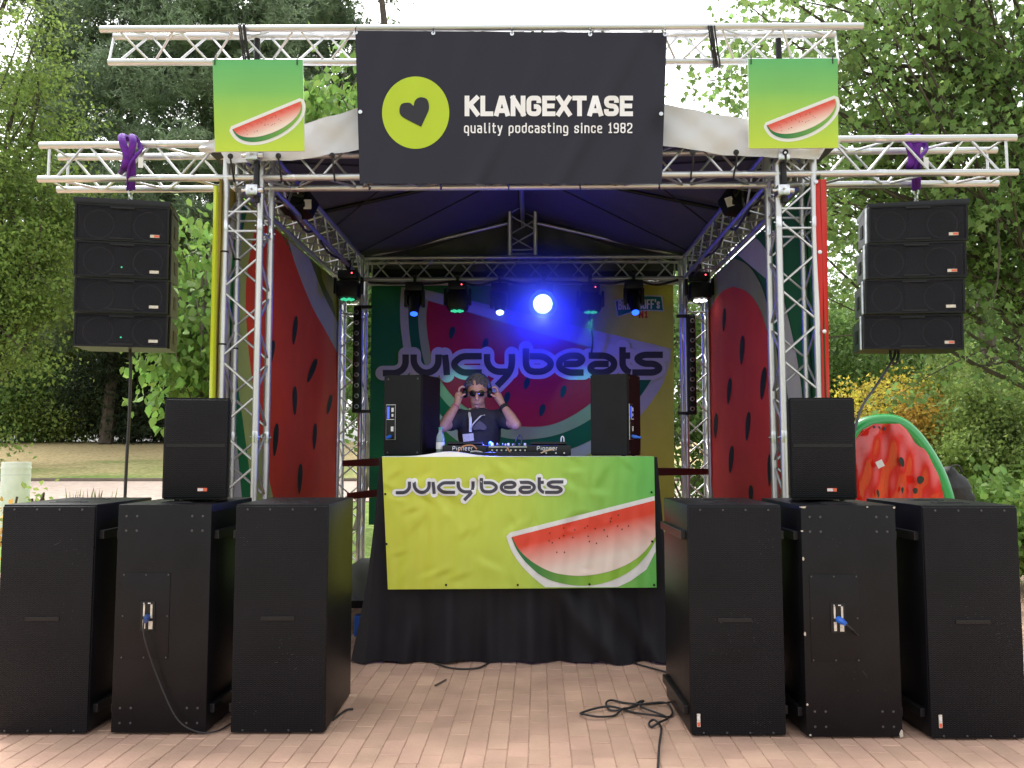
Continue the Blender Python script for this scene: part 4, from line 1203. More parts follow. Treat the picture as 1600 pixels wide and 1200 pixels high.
polyprint('flesh', clipb([(800, 839)] + [(1028, 782)] + [(1028, 836)] + r2[::-1]), st, .0075, lambda x, y: mixc((.68, .06, .03), (.78, .66, .58), ((y - (840 - (x - 800) * .253)) / 78 - .22) * 1.5), t, step=3)
for x, y in ((859, 833), (881, 825), (898, 828), (914, 825), (930, 826), (858, 845), (863, 848), (881, 837), (874, 841), (895, 840), (918, 822), (919, 838), (921, 846), (932, 849), (944, 828), (949, 838), (954, 815), (955, 810), (966, 805), (965, 822), (972, 827), (982, 822), (870, 863), (882, 863)):
    polyprint('seed', circle(x, y, 1.1, 1.4, 8), st, .0085, (.07, .02, .015), t, step=500)
for px, py in ((602, 772), (604, 850), (697, 914), (809, 914), (921, 913), (1022, 914), (1018, 769), (1019, 846)):
    MB().lathe(st(px, py, .006), (0, -1, 0), [(0, .008), (.003, .008), (.004, .004)], 10).build('eyelet', M['blackm'], t)
# arms that tie the table to the rear towers
for nm, lb, a, c_ in (('support_bar', 'black bar from the table to the left rear tower, upper', at(596, 722, 6.3), at(538, 724, 8.6)), ('support_bar', 'black bar from the table to the left rear tower, lower', at(598, 770, 6.4), at(545, 775, 8.6)), ('support_bar', 'black bar from the table to the right rear tower', at(1020, 737, 6.4), at(1104, 737, 8.6))):
    o = MB()
    d = c_ - a; rot = d.to_track_quat('Y', 'Z').to_matrix()
    o.box((a + c_) / 2, (.04, d.length, .06), rot, bev=.004)
    tag(o.build(nm, M['blackm']), lb, 'bar', 'bars behind the table')

# ================================================================== LOUDSPEAKERS
SH, SW, SD = 1.172, .488, .70
def screw(b, x, y, z, r=.006, ax=(0, -1, 0)): b.lathe((x, y, z), ax, [(0, r), (.003, r * .8)], 8)
def subwoofer(label, px, Y, face, rails, rz=0, marks=()):
    X = at(px, 790, Y).x
    t = thing('subwoofer', label, 'loudspeaker', (X + SW / 2, Y, 0), rz, 'subwoofers on the brick paving')
    W2 = SW / 2
    ins = .012 if face == 'grille' else .0
    MB().box((0, SD / 2 + ins / 2 + .001, SH / 2 + .006), (SW, SD - ins, SH - .012), bev=.006).build('cabinet', M['blackp'], t, True, False)
    for x in (-W2 + .06, W2 - .06):
        for y in (.07, SD - .07): MB().lathe((x, y, 0), (0, 0, 1), [(0, .018), (.014, .02)], 10).build('foot', M['blackr'], t, True, False)
    for y in (.2, .47):                                      # stacking sockets on the top
        b = MB(); b.box((0, y, SH - .0005), (.17, .09, .009), bev=.004)
        b.box((.0, y, SH + .005), (.12, .05, .004)); b.build('top_socket', M['blackm'], t, False, False)
    if face == 'grille':
        b = MB().box((0, .006, SH / 2), (SW - .006, .016, SH - .02), bev=.006)
        b.build('grille', M['grille'], t, True, False)
        b = MB().box((-.01, -.004, SH * .5), (.175, .006, .022), bev=.002); b.build('name_plate', M['blackm'], t, False, False)
        for z in (.022, SH - .026):
            for k in range(4):
                b = MB(); screw(b, -W2 + .065 + k * .118, -.002, z); b.build('screw', M['screw'], t, False, False)
    else:
        for sx_ in (-1, 1):
            for zz in (.06, .135, SH - .135, SH - .06):
                for dx_ in (.045, .1):
                    b = MB(); screw(b, sx_ * (W2 - dx_), .002, zz, .007); b.build('screw', M['screw'], t, False, False)
        b = MB()
        b.box((-.085, .0, .60), (.25, .005, .44), bev=.002); b.build('access_panel', M['blackp'], t, True, False)
        for x, z in ((-.2, .39), (-.2, .6), (-.2, .81), (.03, .39), (.03, .6), (.03, .81), (-.085, .81), (-.085, .39)):
            b = MB(); screw(b, x, -.003, z, .005); b.build('screw', M['screw'], t, False, False)
        cp = bpy.data.objects.new('connector_plate', MB().box((0, 0, 0), (.075, .008, .15), bev=.003).mesh('connector_plate', M['blackm'])); C.objects.link(cp)
        cp.parent = t; cp.location = (-.07, -.004, .6)
        for x, z, w_, h_ in ((-.018, .03, .008, .06), (.02, .025, .01, .07), (-.016, -.04, .014, .045), (.018, -.045, .02, .04), (-.02, .066, .005, .005), (.008, .066, .014, .005)):
            b = MB().box((x, -.0055, z), (w_, .003, h_)); b.build('marking', M['sticker'] if h_ > .03 else M['card'], cp, False, False)
        pl = MB().lathe((0, -.004, -.004), (.25, -1, -.2), [(0, .017), (.03, .017), (.034, .014), (.06, .011)], 12).build('plug', M['blue'] if 'right' in label else mat('dark_blue_plastic', (.02, .05, .16), .4), cp, True, False)
    for sg in rails:
        for z in (.12, SH - .16):
            MB().box((sg * (W2 + .012), SD * .52, z), (.026, SD * .9, .045), bev=.004).build('skid_rail', M['blackm'], t, False, False)
    for kind, x, z, *r_ in marks:
        if kind == 'sticker':
            o = MB().box((x, -.0065, z), (.017, .002, .065)).build('sticker', M['sticker'], t, False, False)
            MB().box((x, -.0082, z - .02), (.013, .0015, .02)).build('red_mark', M['orange'], o, False, False)
            MB().box((x, -.0082, z + .012), (.012, .0015, .018)).build('white_mark', M['card'], o, False, False)
        elif kind == 'scuff':
            r2_ = random.Random(int(z * 999)); b = MB()
            for k in range(r_[0] * 2):
                cx, cz, ln, an = x + r2_.gauss(0, .05), z + r2_.gauss(0, .05), r2_.uniform(.001, .004) * (4 if r2_.random() < .08 else 1), r2_.uniform(0, 3.14)
                u_ = Vector((math.cos(an), 0, math.sin(an))) * ln; n_ = Vector((-math.sin(an), 0, math.cos(an))) * .0009
                q = Vector((cx, -.0035 if face == 'grille' else -.0012, cz)); b.add([q - u_ - n_, q + u_ - n_, q + u_ + n_, q - u_ + n_], [(0, 1, 2, 3)])
            b.build('scuff', mat('scuffed_paint', (.045, .045, .05), .6), t, False, False)
        elif kind == 'chip':
            r2_ = random.Random(int(z * 777 + x * 55)); b = MB(); h_ = r_[0]; w_ = r_[1]
            pts = [(x + w_ * math.cos(q) * r2_.uniform(.5, 1), -.0022, z + h_ * math.sin(q) * r2_.uniform(.6, 1)) for q in [k * math.pi / 4 for k in range(8)]]
            b.add([(p[0], -.0022, p[2]) for p in pts] + [(p[0], .012, p[2]) for p in pts], [tuple(range(8))] + [(i, i + 8, (i + 1) % 8 + 8, (i + 1) % 8) for i in range(8)])
            b.build('chipped_paint', mat('bare_wood', (.5, .45, .38), .8), t, False, False)
    return t
subwoofer('leftmost black subwoofer with full grille, standing at the left picture edge', 4, 4.52, 'grille', (1, -1), marks=(('scuff', .15, .95, 7), ('scuff', .12, .6, 4)))
subL = subwoofer('black subwoofer turned with its plain rear panel forward, second from the left', 185, 4.52, 'panel', (1, -1), marks=(('scuff', -.05, .82, 2),))
subwoofer('black grilled subwoofer standing left of the table, third from the left', 368, 4.53, 'grille', (-1,), marks=(('scuff', -.18, 1.0, 5), ('scuff', 0, .45, 5), ('scuff', .1, .35, 4), ('scuff', -.15, .12, 4)))
subwoofer('black grilled subwoofer standing right of the table by the coiled cable', 1074, 4.49, 'grille', (1, -1), marks=(('sticker', -.205, .085), ('scuff', .17, .99, 6), ('scuff', .0, .56, 8), ('scuff', -.08, .48, 6), ('scuff', .15, .03, 6)))
subR = subwoofer('black subwoofer with chipped white edges and bare rear panel, second from the right', 1251, 4.46, 'panel', (1, -1), marks=(('chip', -.238, .9, .012, .006), ('chip', -.239, .52, .014, .006), ('chip', -.237, .17, .008, .006), ('chip', -.225, .02, .006, .008), ('chip', .236, .025, .025, .012), ('chip', .238, SH - .012, .007, .009), ('chip', .1, SH - .009, .005, .006), ('chip', -.23, SH - .01, .006, .02), ('chip', -.239, 1.04, .005, .007),
                                                                                                  ('scuff', .04, .69, 3), ('scuff', -.1, .8, 4), ('scuff', .05, .3, 5), ('scuff', -.05, 1.0, 4)))
subwoofer('rightmost black grilled subwoofer cut by the right picture edge', 1441, 4.44, 'grille', (1, -1), marks=(('sticker', -.195, .095), ('scuff', .16, .56, 12), ('scuff', .17, .52, 10), ('scuff', -.02, .6, 7)))

def fullrange(label, X, Y, Z, rz, wd, h, dp, front=True, group=None):
    """cabinet narrowing to the rear; front grille with badge, or rear with amplifier plate towards the camera"""
    t = thing('loudspeaker', label, 'loudspeaker', (X, Y, Z), rz, group)
    def body(y0, y1, w0, w1, z0, z1, m_, nm, bev=.008):
        bm = bmesh.new()
        vs_ = [bm.verts.new(q) for q in ((-w0 / 2, y0, z0), (w0 / 2, y0, z0), (w1 / 2, y1, z0), (-w1 / 2, y1, z0), (-w0 / 2, y0, z1), (w0 / 2, y0, z1), (w1 / 2, y1, z1), (-w1 / 2, y1, z1))]
        for f in ((0, 3, 2, 1), (4, 5, 6, 7), (0, 1, 5, 4), (1, 2, 6, 5), (2, 3, 7, 6), (3, 0, 4, 7)): bm.faces.new([vs_[i] for i in f])
        bmesh.ops.bevel(bm, geom=bm.edges[:], offset=bev, segments=2, affect='EDGES')
        me = bpy.data.meshes.new(nm); bm.to_mesh(me); bm.free(); me.materials.append(m_); smooth_mesh(me)
        o = bpy.data.objects.new(nm, me); C.objects.link(o); o.parent = t; return o
    body(0, dp, wd if front else wd * .78, wd * .72 if front else wd, .008, h, M['blackp'], 'cabinet')
    for x in (-wd * .3, wd * .3):
        MB().lathe((x, .05, 0), (0, 0, 1), [(0, .014), (.012, .016)], 10).build('foot', M['blackr'], t, True, False)
    if front:
        MB().box((0, -.004, h / 2 + .004), (wd - .02, .02, h - .03), bev=.008).build('grille', M['grille'], t, True, False)
        MB().box((0, -.0145, h * .5 + .02), (wd - .04, .004, .02)).build('grille_bar', M['blackm'], t, False, False)
        o = MB().box((.04, -.0155, .062), (.05, .003, .018)).build('badge', M['orange'], t, False, False)
        MB().box((.03, -.0178, .062), (.028, .0015, .014)).build('badge_field', M['card'], o, False, False)
    else:
        o = MB().box((-wd * .24, -.003, h * .42), (.075, .006, .26), bev=.002).build('amplifier_plate', M['steel'], t, False, False)
        MB().box((-wd * .24, -.0075, h * .42), (.068, .004, .252)).build('plate_face', M['blackm'], o, False, False)
        MB().box((-wd * .24 - .017, -.0105, h * .42 + .07), (.016, .003, .085)).build('display', M['bluedisp'], o, False, False)
        for x, z, w_, h_ in ((.016, .09, .018, .03), (.016, .05, .014, .02), (.014, -.05, .02, .035), (.0, .02, .06, .004)):
            MB().box((-wd * .24 + x, -.0105, h * .42 + z), (w_, .003, h_)).build('marking', M['card'], o, False, False)
        MB().lathe((-wd * .24, -.008, h * .42 - .105), (0, -1, -.15), [(0, .013), (.035, .013), (.04, .009), (.07, .008)], 10).build('plug', M['blue'], o, True, False)
        for x in (-.38, .38):
            for z in (.05, .95): MB().lathe((x * wd * .8, .0, h * z), (0, -1, 0), [(0, .007), (.003, .006)], 8).build('screw', M['screw'], t, False, False)
    return t
X = at(309, 700, 4.74).x
fullrange('small black loudspeaker standing on the left plain-backed subwoofer', X, 4.72, SH + .007, R(9), .35, .565, .34, group='small speakers on the subwoofers')
X = at(1283, 700, 4.72).x
fullrange('small black loudspeaker standing on the right chipped subwoofer', X, 4.7, SH + .007, R(-8), .352, .565, .34, group='small speakers on the subwoofers')
fullrange('monitor loudspeaker at the left end of the table, rear plate to the viewer', at(630, 700, 6.35).x, 6.3, TT + .006, R(-14), .38, .6, .3, False, 'monitor speakers on the table')
fullrange('monitor loudspeaker at the right end of the table, turned sideways', at(992, 700, 6.3).x, 6.3, TT + .006, R(62), .34, .6, .28, False, 'monitor speakers on the table')

def array_cabinet(label, px0, px1, py0, py1, Y, tilt, roll, glow_dot=False, stick=1):
    a, c_ = at(px0, (py0 + py1) / 2, Y), at(px1, (py0 + py1) / 2, Y)
    wd = (c_.x - a.x) * .965; h = at(px0, py0, Y).z - at(px0, py1, Y).z - .007
    mid = (a + c_) / 2
    t = thing('line_array_speaker', label, 'loudspeaker', mid, group='hanging line array', rot=(tilt, roll, R(12) if mid.x < 0 else R(-12)))
    dp = .4; W2, H2 = wd / 2, h / 2; hb = H2 * .8
    bz = .012
    # shell: open front recess, tapering to the rear
    o_ = [(-W2, 0, -H2), (W2, 0, -H2), (W2, 0, H2), (-W2, 0, H2)]
    i_ = [(-W2 + bz, 0, -H2 + bz), (W2 - bz, 0, -H2 + bz), (W2 - bz, 0, H2 - bz), (-W2 + bz, 0, H2 - bz)]
    k_ = [(q[0], .05, q[2]) for q in i_]
    r_ = [(-W2, dp, -hb), (W2, dp, -hb), (W2, dp, hb), (-W2, dp, hb)]
    b = MB(); V = o_ + i_ + k_ + r_
    fs = [(i, (i + 1) % 4, 4 + (i + 1) % 4, 4 + i) for i in range(4)] + [(4 + i, 4 + (i + 1) % 4, 8 + (i + 1) % 4, 8 + i) for i in range(4)] + [(8, 9, 10, 11), (15, 14, 13, 12)] + [((i + 1) % 4, i, 12 + i, 12 + (i + 1) % 4) for i in range(4)]
    b.add(V, fs); cab = b.build('cabinet', M['blackp'], t, False, False)
    for x in (-W2 * .53, W2 * .53):
        MB().lathe((x, .048, -.004), (0, -1, 0), [(-.045, .035), (-.04, .04), (0, .098), (.002, .1), (.002, .094), (-.004, .09), (-.034, .042), (-.02, .03), (-.012, .004)], 28).build('woofer', mat('woofer_cone', (.11, .11, .115), .55), t, True, False)
    MB().box((0, .042, 0), (.11, .014, h * .72), bev=.006).build('horn', M['blackm'], t, True, False)
    MB().box((0, .004, 0), (wd - 2 * bz - .002, .003, h - 2 * bz - .002)).build('grille', M['grille_see'], t, False, False)
    for z in (H2 - .02, -H2 + .018): MB().box((0, -.002, z), (.16, .008, .012), bev=.003).build('grille_clip', M['blackm'], t, False, False)
    s_ = MB().box((W2 - .09, -.0005, -H2 + .045), (.06, .003, .02)).build('sticker', M['sticker'], t, False, False)
    if stick == 2: MB().box((W2 - .078, -.0028, -H2 + .045), (.032, .0015, .014)).build('red_mark', M['orange'], s_, False, False)
    if glow_dot: MB().lathe((-.0, .003, -H2 * .42), (0, -1, 0), [(0, .006), (.004, .005)], 8).build('green_glint', M['led_green'], t, False, False)  # green reflection on the cabinet, put in as a small glowing dot
    for sg in (-1, 1):
        MB().box((sg * (W2 + .001), .27, 0), (.006, .08, .09)).build('handle_recess', M['blackr'], t, False, False)
        MB().box((sg * (W2 + .008), .06, 0), (.012, .035, h * .98), bev=.003).build('rigging_plate', M['steel'] if sg < 0 and mid.x > 0 else M['blackm'], t, False, False)
    return t
lys = [320, 377.5, 434, 489, 543]
for k in range(4):
    array_cabinet('%s speaker of the hanging line array on the left' % ['topmost', 'second from top', 'third from top', 'lowest'][k], 120 - k * .5, 262 - k * .8, lys[k], lys[k + 1], 5.83 + .004 * k * k, R(-1.5 + 1.2 * k) * -1, 0, glow_dot=(k in (1, 3)), stick=2 if k == 0 else 1)
rys = [319, 377.5, 434.5, 490, 546]
for k in range(4):
    array_cabinet('%s speaker of the hanging line array on the right' % ['topmost', 'second from top', 'third from top', 'lowest'][k], 1360 - k * 3.0, 1508.5 - k * 2.2, rys[k], rys[k + 1], 5.8 + .004 * k * k, R(-1.5 + 1.2 * k) * -1, R(1.2), stick=2 if k in (0, 1, 3) else 1)
for sg, px0, px1, py, cx in ((-1, 120, 262, 309, 204), (1, 1360, 1509, 312, 1431)):
    a, c_ = at(px0, py + 6, 5.84), at(px1, py + 6, 5.84)
    side = 'left' if sg < 0 else 'right'
    t = thing('array_bumper', 'black flying frame on top of the %s hanging speakers' % side, 'frame', (a + c_) / 2, group='flying frames')
    MB().box((a + c_) / 2 + Matrix.Rotation(R(12) * -sg, 3, 'Z') @ Vector((0, .2, -.003)), (c_.x - a.x, .4, .045), Matrix.Rotation(R(12) * -sg, 3, 'Z'), bev=.006).build('frame', M['blackm'], t, True)
    top = at(cx, 297, 6.06); low = Vector((top.x, 6.06, a.z + .02))
    b = MB()
    n_ = 4
    for k in range(n_ + 1):
        z = low.z + (top.z + .03 - low.z) * k / n_
        pts = [Vector((low.x + (.018 * math.cos(q) if k % 2 else 0), 6.06 + (0 if k % 2 else .018 * math.cos(q)), z + .024 * math.sin(q))) for q in [2 * math.pi * j / 10 for j in range(11)]]
        b.tube(pts, .006, 6, cap=False)
    o = b.build('hoist_chain', M['steel'], t, True)
    # purple round sling round the truss
    q = [at(cx - 14, 270, 6.13), at(cx - 10, 262, 5.96), at(cx - 6, 245, 5.92), at(cx - 12, 224, 5.9), at(cx - 14, 214, 5.93), at(cx - 10, 212, 5.98), at(cx - 4, 222, 6.02), at(cx, 255, 6.05), at(cx + 2, 285, 6.08), at(cx, 296, 6.06)]
    q2 = [at(cx + 2, 296, 6.05), at(cx + 3, 262, 5.97), at(cx + 1, 240, 5.92), at(cx + 4, 222, 5.9), at(cx + 3, 212, 5.95), at(cx + 10, 220, 6.0), at(cx + 16, 234, 5.98), at(cx + 8, 244, 5.93), at(cx - 2, 262, 5.95), at(cx - 4, 296, 6.07)]
    b = MB().tube(spline(q, 6), .026, 8, flat=.55); b.tube(spline(q2, 6), .024, 8, flat=.55)
    t = thing('round_sling', 'purple lifting sling looped over the truss above the %s speakers' % side, 'sling', at(cx, 290, 6.06), group='lifting slings')
    b.build('webbing', M['purple'], t, True)
    lt = MB()
    p = at(cx + 16, 254, 5.9)
    lt.box(p, (.035, .004, .075)).build('care_label', M['card'], t)

# ================================================================== CABLES
def cable(name, label, pts, r, n=6, m_=None):
    o = MB().tube(spline(pts, n), r, 6).build(name, m_ or M['rope'], None, True)
    return tag(o, label, 'cable')
cable('hanging_cable', 'black cable dropping from the left hanging speakers to the ground', [at(203, 541, 6.05), at(204, 580, 6.05), at(202, 650, 6.05), at(198, 720, 6.05), at(195, 790, 6.05), at(193, 900, 6.05), Vector((at(192, 900, 6.05).x, 6.05, .01))], .011)
cable('hanging_cable', 'black cable from the right hanging speakers sloping behind the small speaker', [at(1400, 545, 6.0), at(1396, 560, 5.98), at(1385, 578, 5.9), at(1366, 607, 5.8), at(1345, 640, 5.5), at(1330, 700, 5.25), at(1320, 780, 5.22), Vector((at(1320, 780, 5.2).x, 5.25, .01))], .009)
cable('cable_loop', 'short cable loop tied below the right hanging speakers', [at(1391, 545, 6.0), at(1392, 560, 5.98), at(1397, 569, 5.97), at(1403, 562, 5.98), at(1404, 545, 6.0)], .009)
cable('speaker_cable', 'black cable hanging from the connector of the left plain-backed subwoofer', [subL.location + Vector((-.07, -.05, .59)), subL.location + Vector((-.06, -.06, .5)), subL.location + Vector((.0, -.03, .3)), subL.location + Vector((.1, -.03, .1)), subL.location + Vector((.2, -.03, .03)), subL.location + Vector((.29, .02, .012)), subL.location + Vector((.33, .2, .01))], .0042)
cable('speaker_cable', 'short grey cable at the blue plug of the chipped subwoofer', [subR.location + Vector((-.055, -.06, .585)), subR.location + Vector((-.02, -.06, .555)), subR.location + Vector((.01, -.02, .53)), subR.location + Vector((.03, -.006, .515))], .005)
g0 = lambda px, py: at_z(px, py, .009)
coil = [(1050, 1097), (1030, 1101), (1000, 1104), (975, 1098), (955, 1096), (947, 1103), (955, 1110), (985, 1108), (1005, 1100), (1000, 1096), (985, 1107), (972, 1112), (960, 1118), (935, 1122), (912, 1120), (908, 1114), (930, 1109), (955, 1108), (985, 1112), (1000, 1117), (1025, 1122), (1046, 1120), (1050, 1112), (1040, 1102), (1015, 1099), (1000, 1104), (1010, 1112), (1035, 1117), (1042, 1125), (1030, 1133), (1018, 1136), (1014, 1132), (1022, 1129), (1032, 1134), (1033, 1145), (1030, 1170), (1028, 1200), (1026, 1230)]
pts = [g0(*q) for q in coil]
for i, p in enumerate(pts): p.z += .007 * (i % 3)
cable('coiled_cable', 'thin black cable coiled untidily on the bricks before the right subwoofer', pts, .006, 5)
cable('floor_cable', 'thin cable running from the skirt to the right grilled subwoofer', [g0(985, 1028) , g0(992, 1036), g0(1015, 1043), g0(1048, 1052), g0(1062, 1056)], .006)
cable('floor_cable', 'short cable loop peeking out under the cloth skirt', [g0(668, 1030), g0(690, 1040), g0(715, 1045), g0(745, 1044), g0(760, 1038), g0(770, 1030)], .006)
cable('floor_cable', 'cable end beside the left grilled subwoofer', [g0(520, 1125), g0(540, 1110), g0(552, 1108)], .006)
o = MB().tube([g0(680, 1071), g0(697, 1062)], .006, 5).build('twig', bark); tag(o, 'small dry twig lying on the bricks before the skirt', 'twig')

# ================================================================== LAMPS
def spot(name, loc, direction, energy, col, ang=60, parent=None, r=.03, blend=.6):
    l = bpy.data.lights.new(name, 'SPOT'); l.energy, l.color, l.spot_size, l.spot_blend, l.shadow_soft_size = energy, col, R(ang), blend, r
    o = bpy.data.objects.new(name, l); C.objects.link(o)
    o.location = loc; o.rotation_euler = Vector(direction).to_track_quat('-Z', 'Y').to_euler()
    if parent: o.matrix_basis = world_matrix(parent).inverted() @ (Matrix.Translation(loc) @ Vector(direction).to_track_quat('-Z', 'Y').to_matrix().to_4x4()); o.parent = parent
    return o
def hook(b, p, h=.07):
    b.box(p + Vector((0, 0, h / 2)), (.03, .05, h)); b.lathe(p + Vector((-.02, 0, h + .02)), (1, 0, 0), [(0, .036), (.04, .036)], 12)
def wash(label, px, py0, py1, Y, aim, glow_dot='led_green', red=True):
    c0_, c1_ = at(px, py0, Y), at(px, py1, Y); h = c0_.z - c1_.z; W_ = .27
    t = thing('wash_light', label, 'stage light', c0_, group='stage lights')
    b = MB().box(c0_ + Vector((0, 0, -.04)), (.2, .2, .09), bev=.012); b.build('base', M['blackm'], t, True)
    b = MB(); hook(b, c0_ + Vector((0, 0, .0))); b.build('hook_clamp', M['blackm'], t, True)
    for sg in (-1, 1): MB().box(c0_ + Vector((sg * (W_ / 2 + .004), 0, -.085 - (h - .1) * .3)), (.03, .07, (h - .1) * .6 + .05), bev=.008).build('yoke_arm', M['blackm'], t, True)
    hz = c0_ + Vector((0, 0, -.09 - (h - .1) / 2))
    b = MB().box(hz, (W_ - .03, .24, h - .12), bev=.045); hd = b.build('head', M['blackm'], t, True)
    b = MB().lathe(hz + Vector((0, -.03, -(h - .12) / 2 + .002)), (0, -.25, -1), [(0, .085), (.008, .088), (.012, .07)], 20); b.build('lens_ring', M['blackm'], hd, True)
    for k in range(7):
        q = hz + Vector((.055 * math.cos(k * math.pi / 3) if k < 6 else 0, -.045 + (.05 * math.sin(k * math.pi / 3) if k < 6 else 0), -(h - .12) / 2 - .012))
        MB().lathe(q, (0, -.35, -1), [(0, .02), (.006, .018), (.009, .008)], 10).build('diode', M[glow_dot], hd, True)
    if red: MB().box(c0_ + Vector((.05, -.103, -.03)), (.012, .006, .012)).build('indicator', M['led_red'], t)
    if aim: spot('wash_beam', hz + Vector((0, -.03, -(h - .12) / 2 - .05)), aim, 14, (.1, 1, .45), 50, t)
    return t
def beam(label, px, py0, py1, Y, aim, lens='led_blue', hot=False):
    c0_, c1_ = at(px, py0, Y), at(px, py1, Y); h = c0_.z - c1_.z
    t = thing('beam_light', label, 'stage light', c0_, group='stage lights')
    MB().box(c0_ + Vector((0, 0, -.045)), (.19, .19, .1), bev=.012).build('base', M['blackm'], t, True)
    b = MB(); hook(b, c0_); b.build('hook_clamp', M['blackm'], t, True)
    for sg in (-1, 1): MB().box(c0_ + Vector((sg * .095, 0, -.17)), (.035, .09, .19), bev=.01).build('yoke_arm', M['blackm'], t, True)
    piv = c0_ + Vector((0, 0, -.2)); d = Vector(aim).normalized()
    b = MB().lathe(piv - d * .13, d, [(0, .03), (.005, .062), (.05, .076), (.16, .076), (.22, .058), (h * .62 + .05, .05), (h * .62 + .055, .046)], 20)
    hd = b.build('head', M['blackm'], t, True)
    lp = piv - d * .13 + d * (h * .62 + .05)
    MB().lathe(lp, d, [(.0, .044), (.012, .04), (.02, .025), (.024, .004)], 20).build('lens', M[lens], hd, True)
    return t, lp + d * .06
CX = lambda px: 0
wash('wash light with green glow hanging at the front end of the left wall', 545, 425, 470, 8.9, (.1, .25, -1))
beam('blue beam light hanging in front of the dark green banner corner', 648, 443, 498, 9.45, (.02, -.5, -1))
wash('wash light with green glow second from left on the rear truss', 715, 443, 488, 9.45, (.05, .35, -1))
beam('blue beam light just left of the dazzling lamp', 781, 445, 494, 9.45, (.02, -.6, -1), 'led_hot')
tb_, lp = beam('dazzling blue lamp shining straight at the viewer on the rear truss', 850, 446, 500, 9.45, (-.09, -1, -.17), 'led_hot')
tb_hd = [c_ for c_ in tb_.children if c_.name.startswith('head')][0]
MB().lathe(lp + Vector((0, .055, 0)), (-.09, -1, -.17), [(0, .1), (.012, .105), (.03, .095), (.04, .05)], 28).build('front_lens', M['led_hot'], tb_hd, True)
MB().lathe(lp + Vector((0, .075, 0)), (-.09, -1, -.17), [(0, .11), (.01, .155), (.03, .15), (.034, .1)], 28).build('halo_ring', mat('blue_halo', (.01, .03, .5), .2, emis=(.0, .02, 1), estr=2.5), tb_hd, True)  # added glowing ring that imitates the blue halo round the lens
l = bpy.data.lights.new('lamp_glow', 'POINT'); l.energy, l.color, l.shadow_soft_size = 42, (.008, .012, 1), .06
o = bpy.data.objects.new('lamp_glow', l); C.objects.link(o); o.parent = tb_; o.location = lp + Vector((-.01, -.03, -.17)) - tb_.location
sm = bpy.data.materials.new('lamp_bloom_volume'); sm.use_nodes = True  # added volume that imitates the lens bloom round the blue lamp
N_, K_ = sm.node_tree.nodes, sm.node_tree.links
N_.remove(N_['Principled BSDF'])
pv = N_.new('ShaderNodeVolumePrincipled'); pv.inputs['Color'].default_value = (.9, .9, .9, 1)
tc_ = N_.new('ShaderNodeTexCoord'); ln_ = N_.new('ShaderNodeVectorMath'); ln_.operation = 'LENGTH'
mr_ = N_.new('ShaderNodeMapRange'); mr_.interpolation_type = 'SMOOTHSTEP'
mr_.inputs['From Min'].default_value, mr_.inputs['From Max'].default_value, mr_.inputs['To Min'].default_value, mr_.inputs['To Max'].default_value = .0, 1.0, 3.0, 0.0
K_.new(tc_.outputs['Object'], ln_.inputs[0]); K_.new(ln_.outputs['Value'], mr_.inputs['Value']); K_.new(mr_.outputs[0], pv.inputs['Density'])
K_.new(pv.outputs[0], N_['Material Output'].inputs['Volume'])
o = MB().ball((0, 0, 0), 1.0, 24, 16).build('lamp_bloom_volume', sm, None, True)
o.location = lp + Vector((0, -.08, -.06)); o.scale = (1.0, .52, .85)
tag(o, 'added haze ball imitating the blue bloom around the dazzling lamp', 'smoke', kind='stuff')
wash('wash light with green glow right of the dazzling lamp', 922, 447, 490, 9.45, (-.05, .35, -1))
beam('blue beam light hanging before the sponsor ribbon at the right', 990, 440, 502, 9.45, (.0, -.7, -1))
wash('wash light hanging at the top of the right rear tower', 1092, 428, 472, 9.2, None, 'led_white')
for side, sg, px, y0, y1 in (('left', -1, 557, 478, 645), ('right', 1, 1082, 492, 648)):
    a, c_ = at(px, y0, 9.42), at(px, y1, 9.42); h = a.z - c_.z
    t = thing('lamp_bar', 'vertical black lamp bar with ten round lenses on the %s rear tower' % side, 'stage light', c_, group='lamp bars')
    MB().box((a + c_) / 2 + Vector((0, .05, 0)), (.088, .09, h), bev=.012).build('housing', M['blackm'], t, True)
    for k in range(10):
        p = a.lerp(c_, (k + .6) / 10.2) + Vector((0, .003, 0))
        q = MB().lathe(p, (0, -1, 0), [(0, .026), (.008, .026), (.009, .02), (.002, .017)], 16).build('bezel', mat('grey_bezel', (.3, .3, .31), .35, .5), t, True)
        MB().lathe(p, (0, -1, 0), [(.001, .016), (.006, .012), (.007, .003)], 12).build('lens', M['lens'], q, True)
    for z in (a.z + .0, c_.z + .02):
        MB().box(Vector(((a.x + (.06 if sg < 0 else -.06)), 9.5, z)), (.2, .05, .035), bev=.006).build('bracket', M['blackm'], t, True)
for side, px, py in (('left', 470, 322), ('right', 1150, 318)):
    sg = -1 if side == 'left' else 1
    p = at(px, py, 7.0)
    t = thing('flood_light', 'black flood light with a white card under the %s eave' % side, 'stage light', p, group='flood lights under the eaves')
    rot = Matrix.Rotation(R(25 * sg), 3, 'Z') @ Matrix.Rotation(R(-30), 3, 'X')
    MB().box(p, (.22, .16, .17), rot, bev=.015).build('housing', M['blackm'], t, True)
    MB().box(p + rot @ Vector((0, -.085, 0)), (.18, .012, .13), rot).build('glass', M['lens'], t)
    MB().box(p + Vector((.085 * -sg * 1, -.12, -.02)), (.062, .004, .08), Matrix.Rotation(R(-18 * (sg > 0)), 3, 'Y')).build('card', M['card'], t)
    bar('bracket', p + Vector((0, 0, .06)), p + Vector((0, .05, .2)), .012, t, M['blackm'])
    MB().box(p + Vector((.13 * sg, .05, .01)), (.07, .2, .1), rot, bev=.01).build('ballast', M['blackm'], t, True)
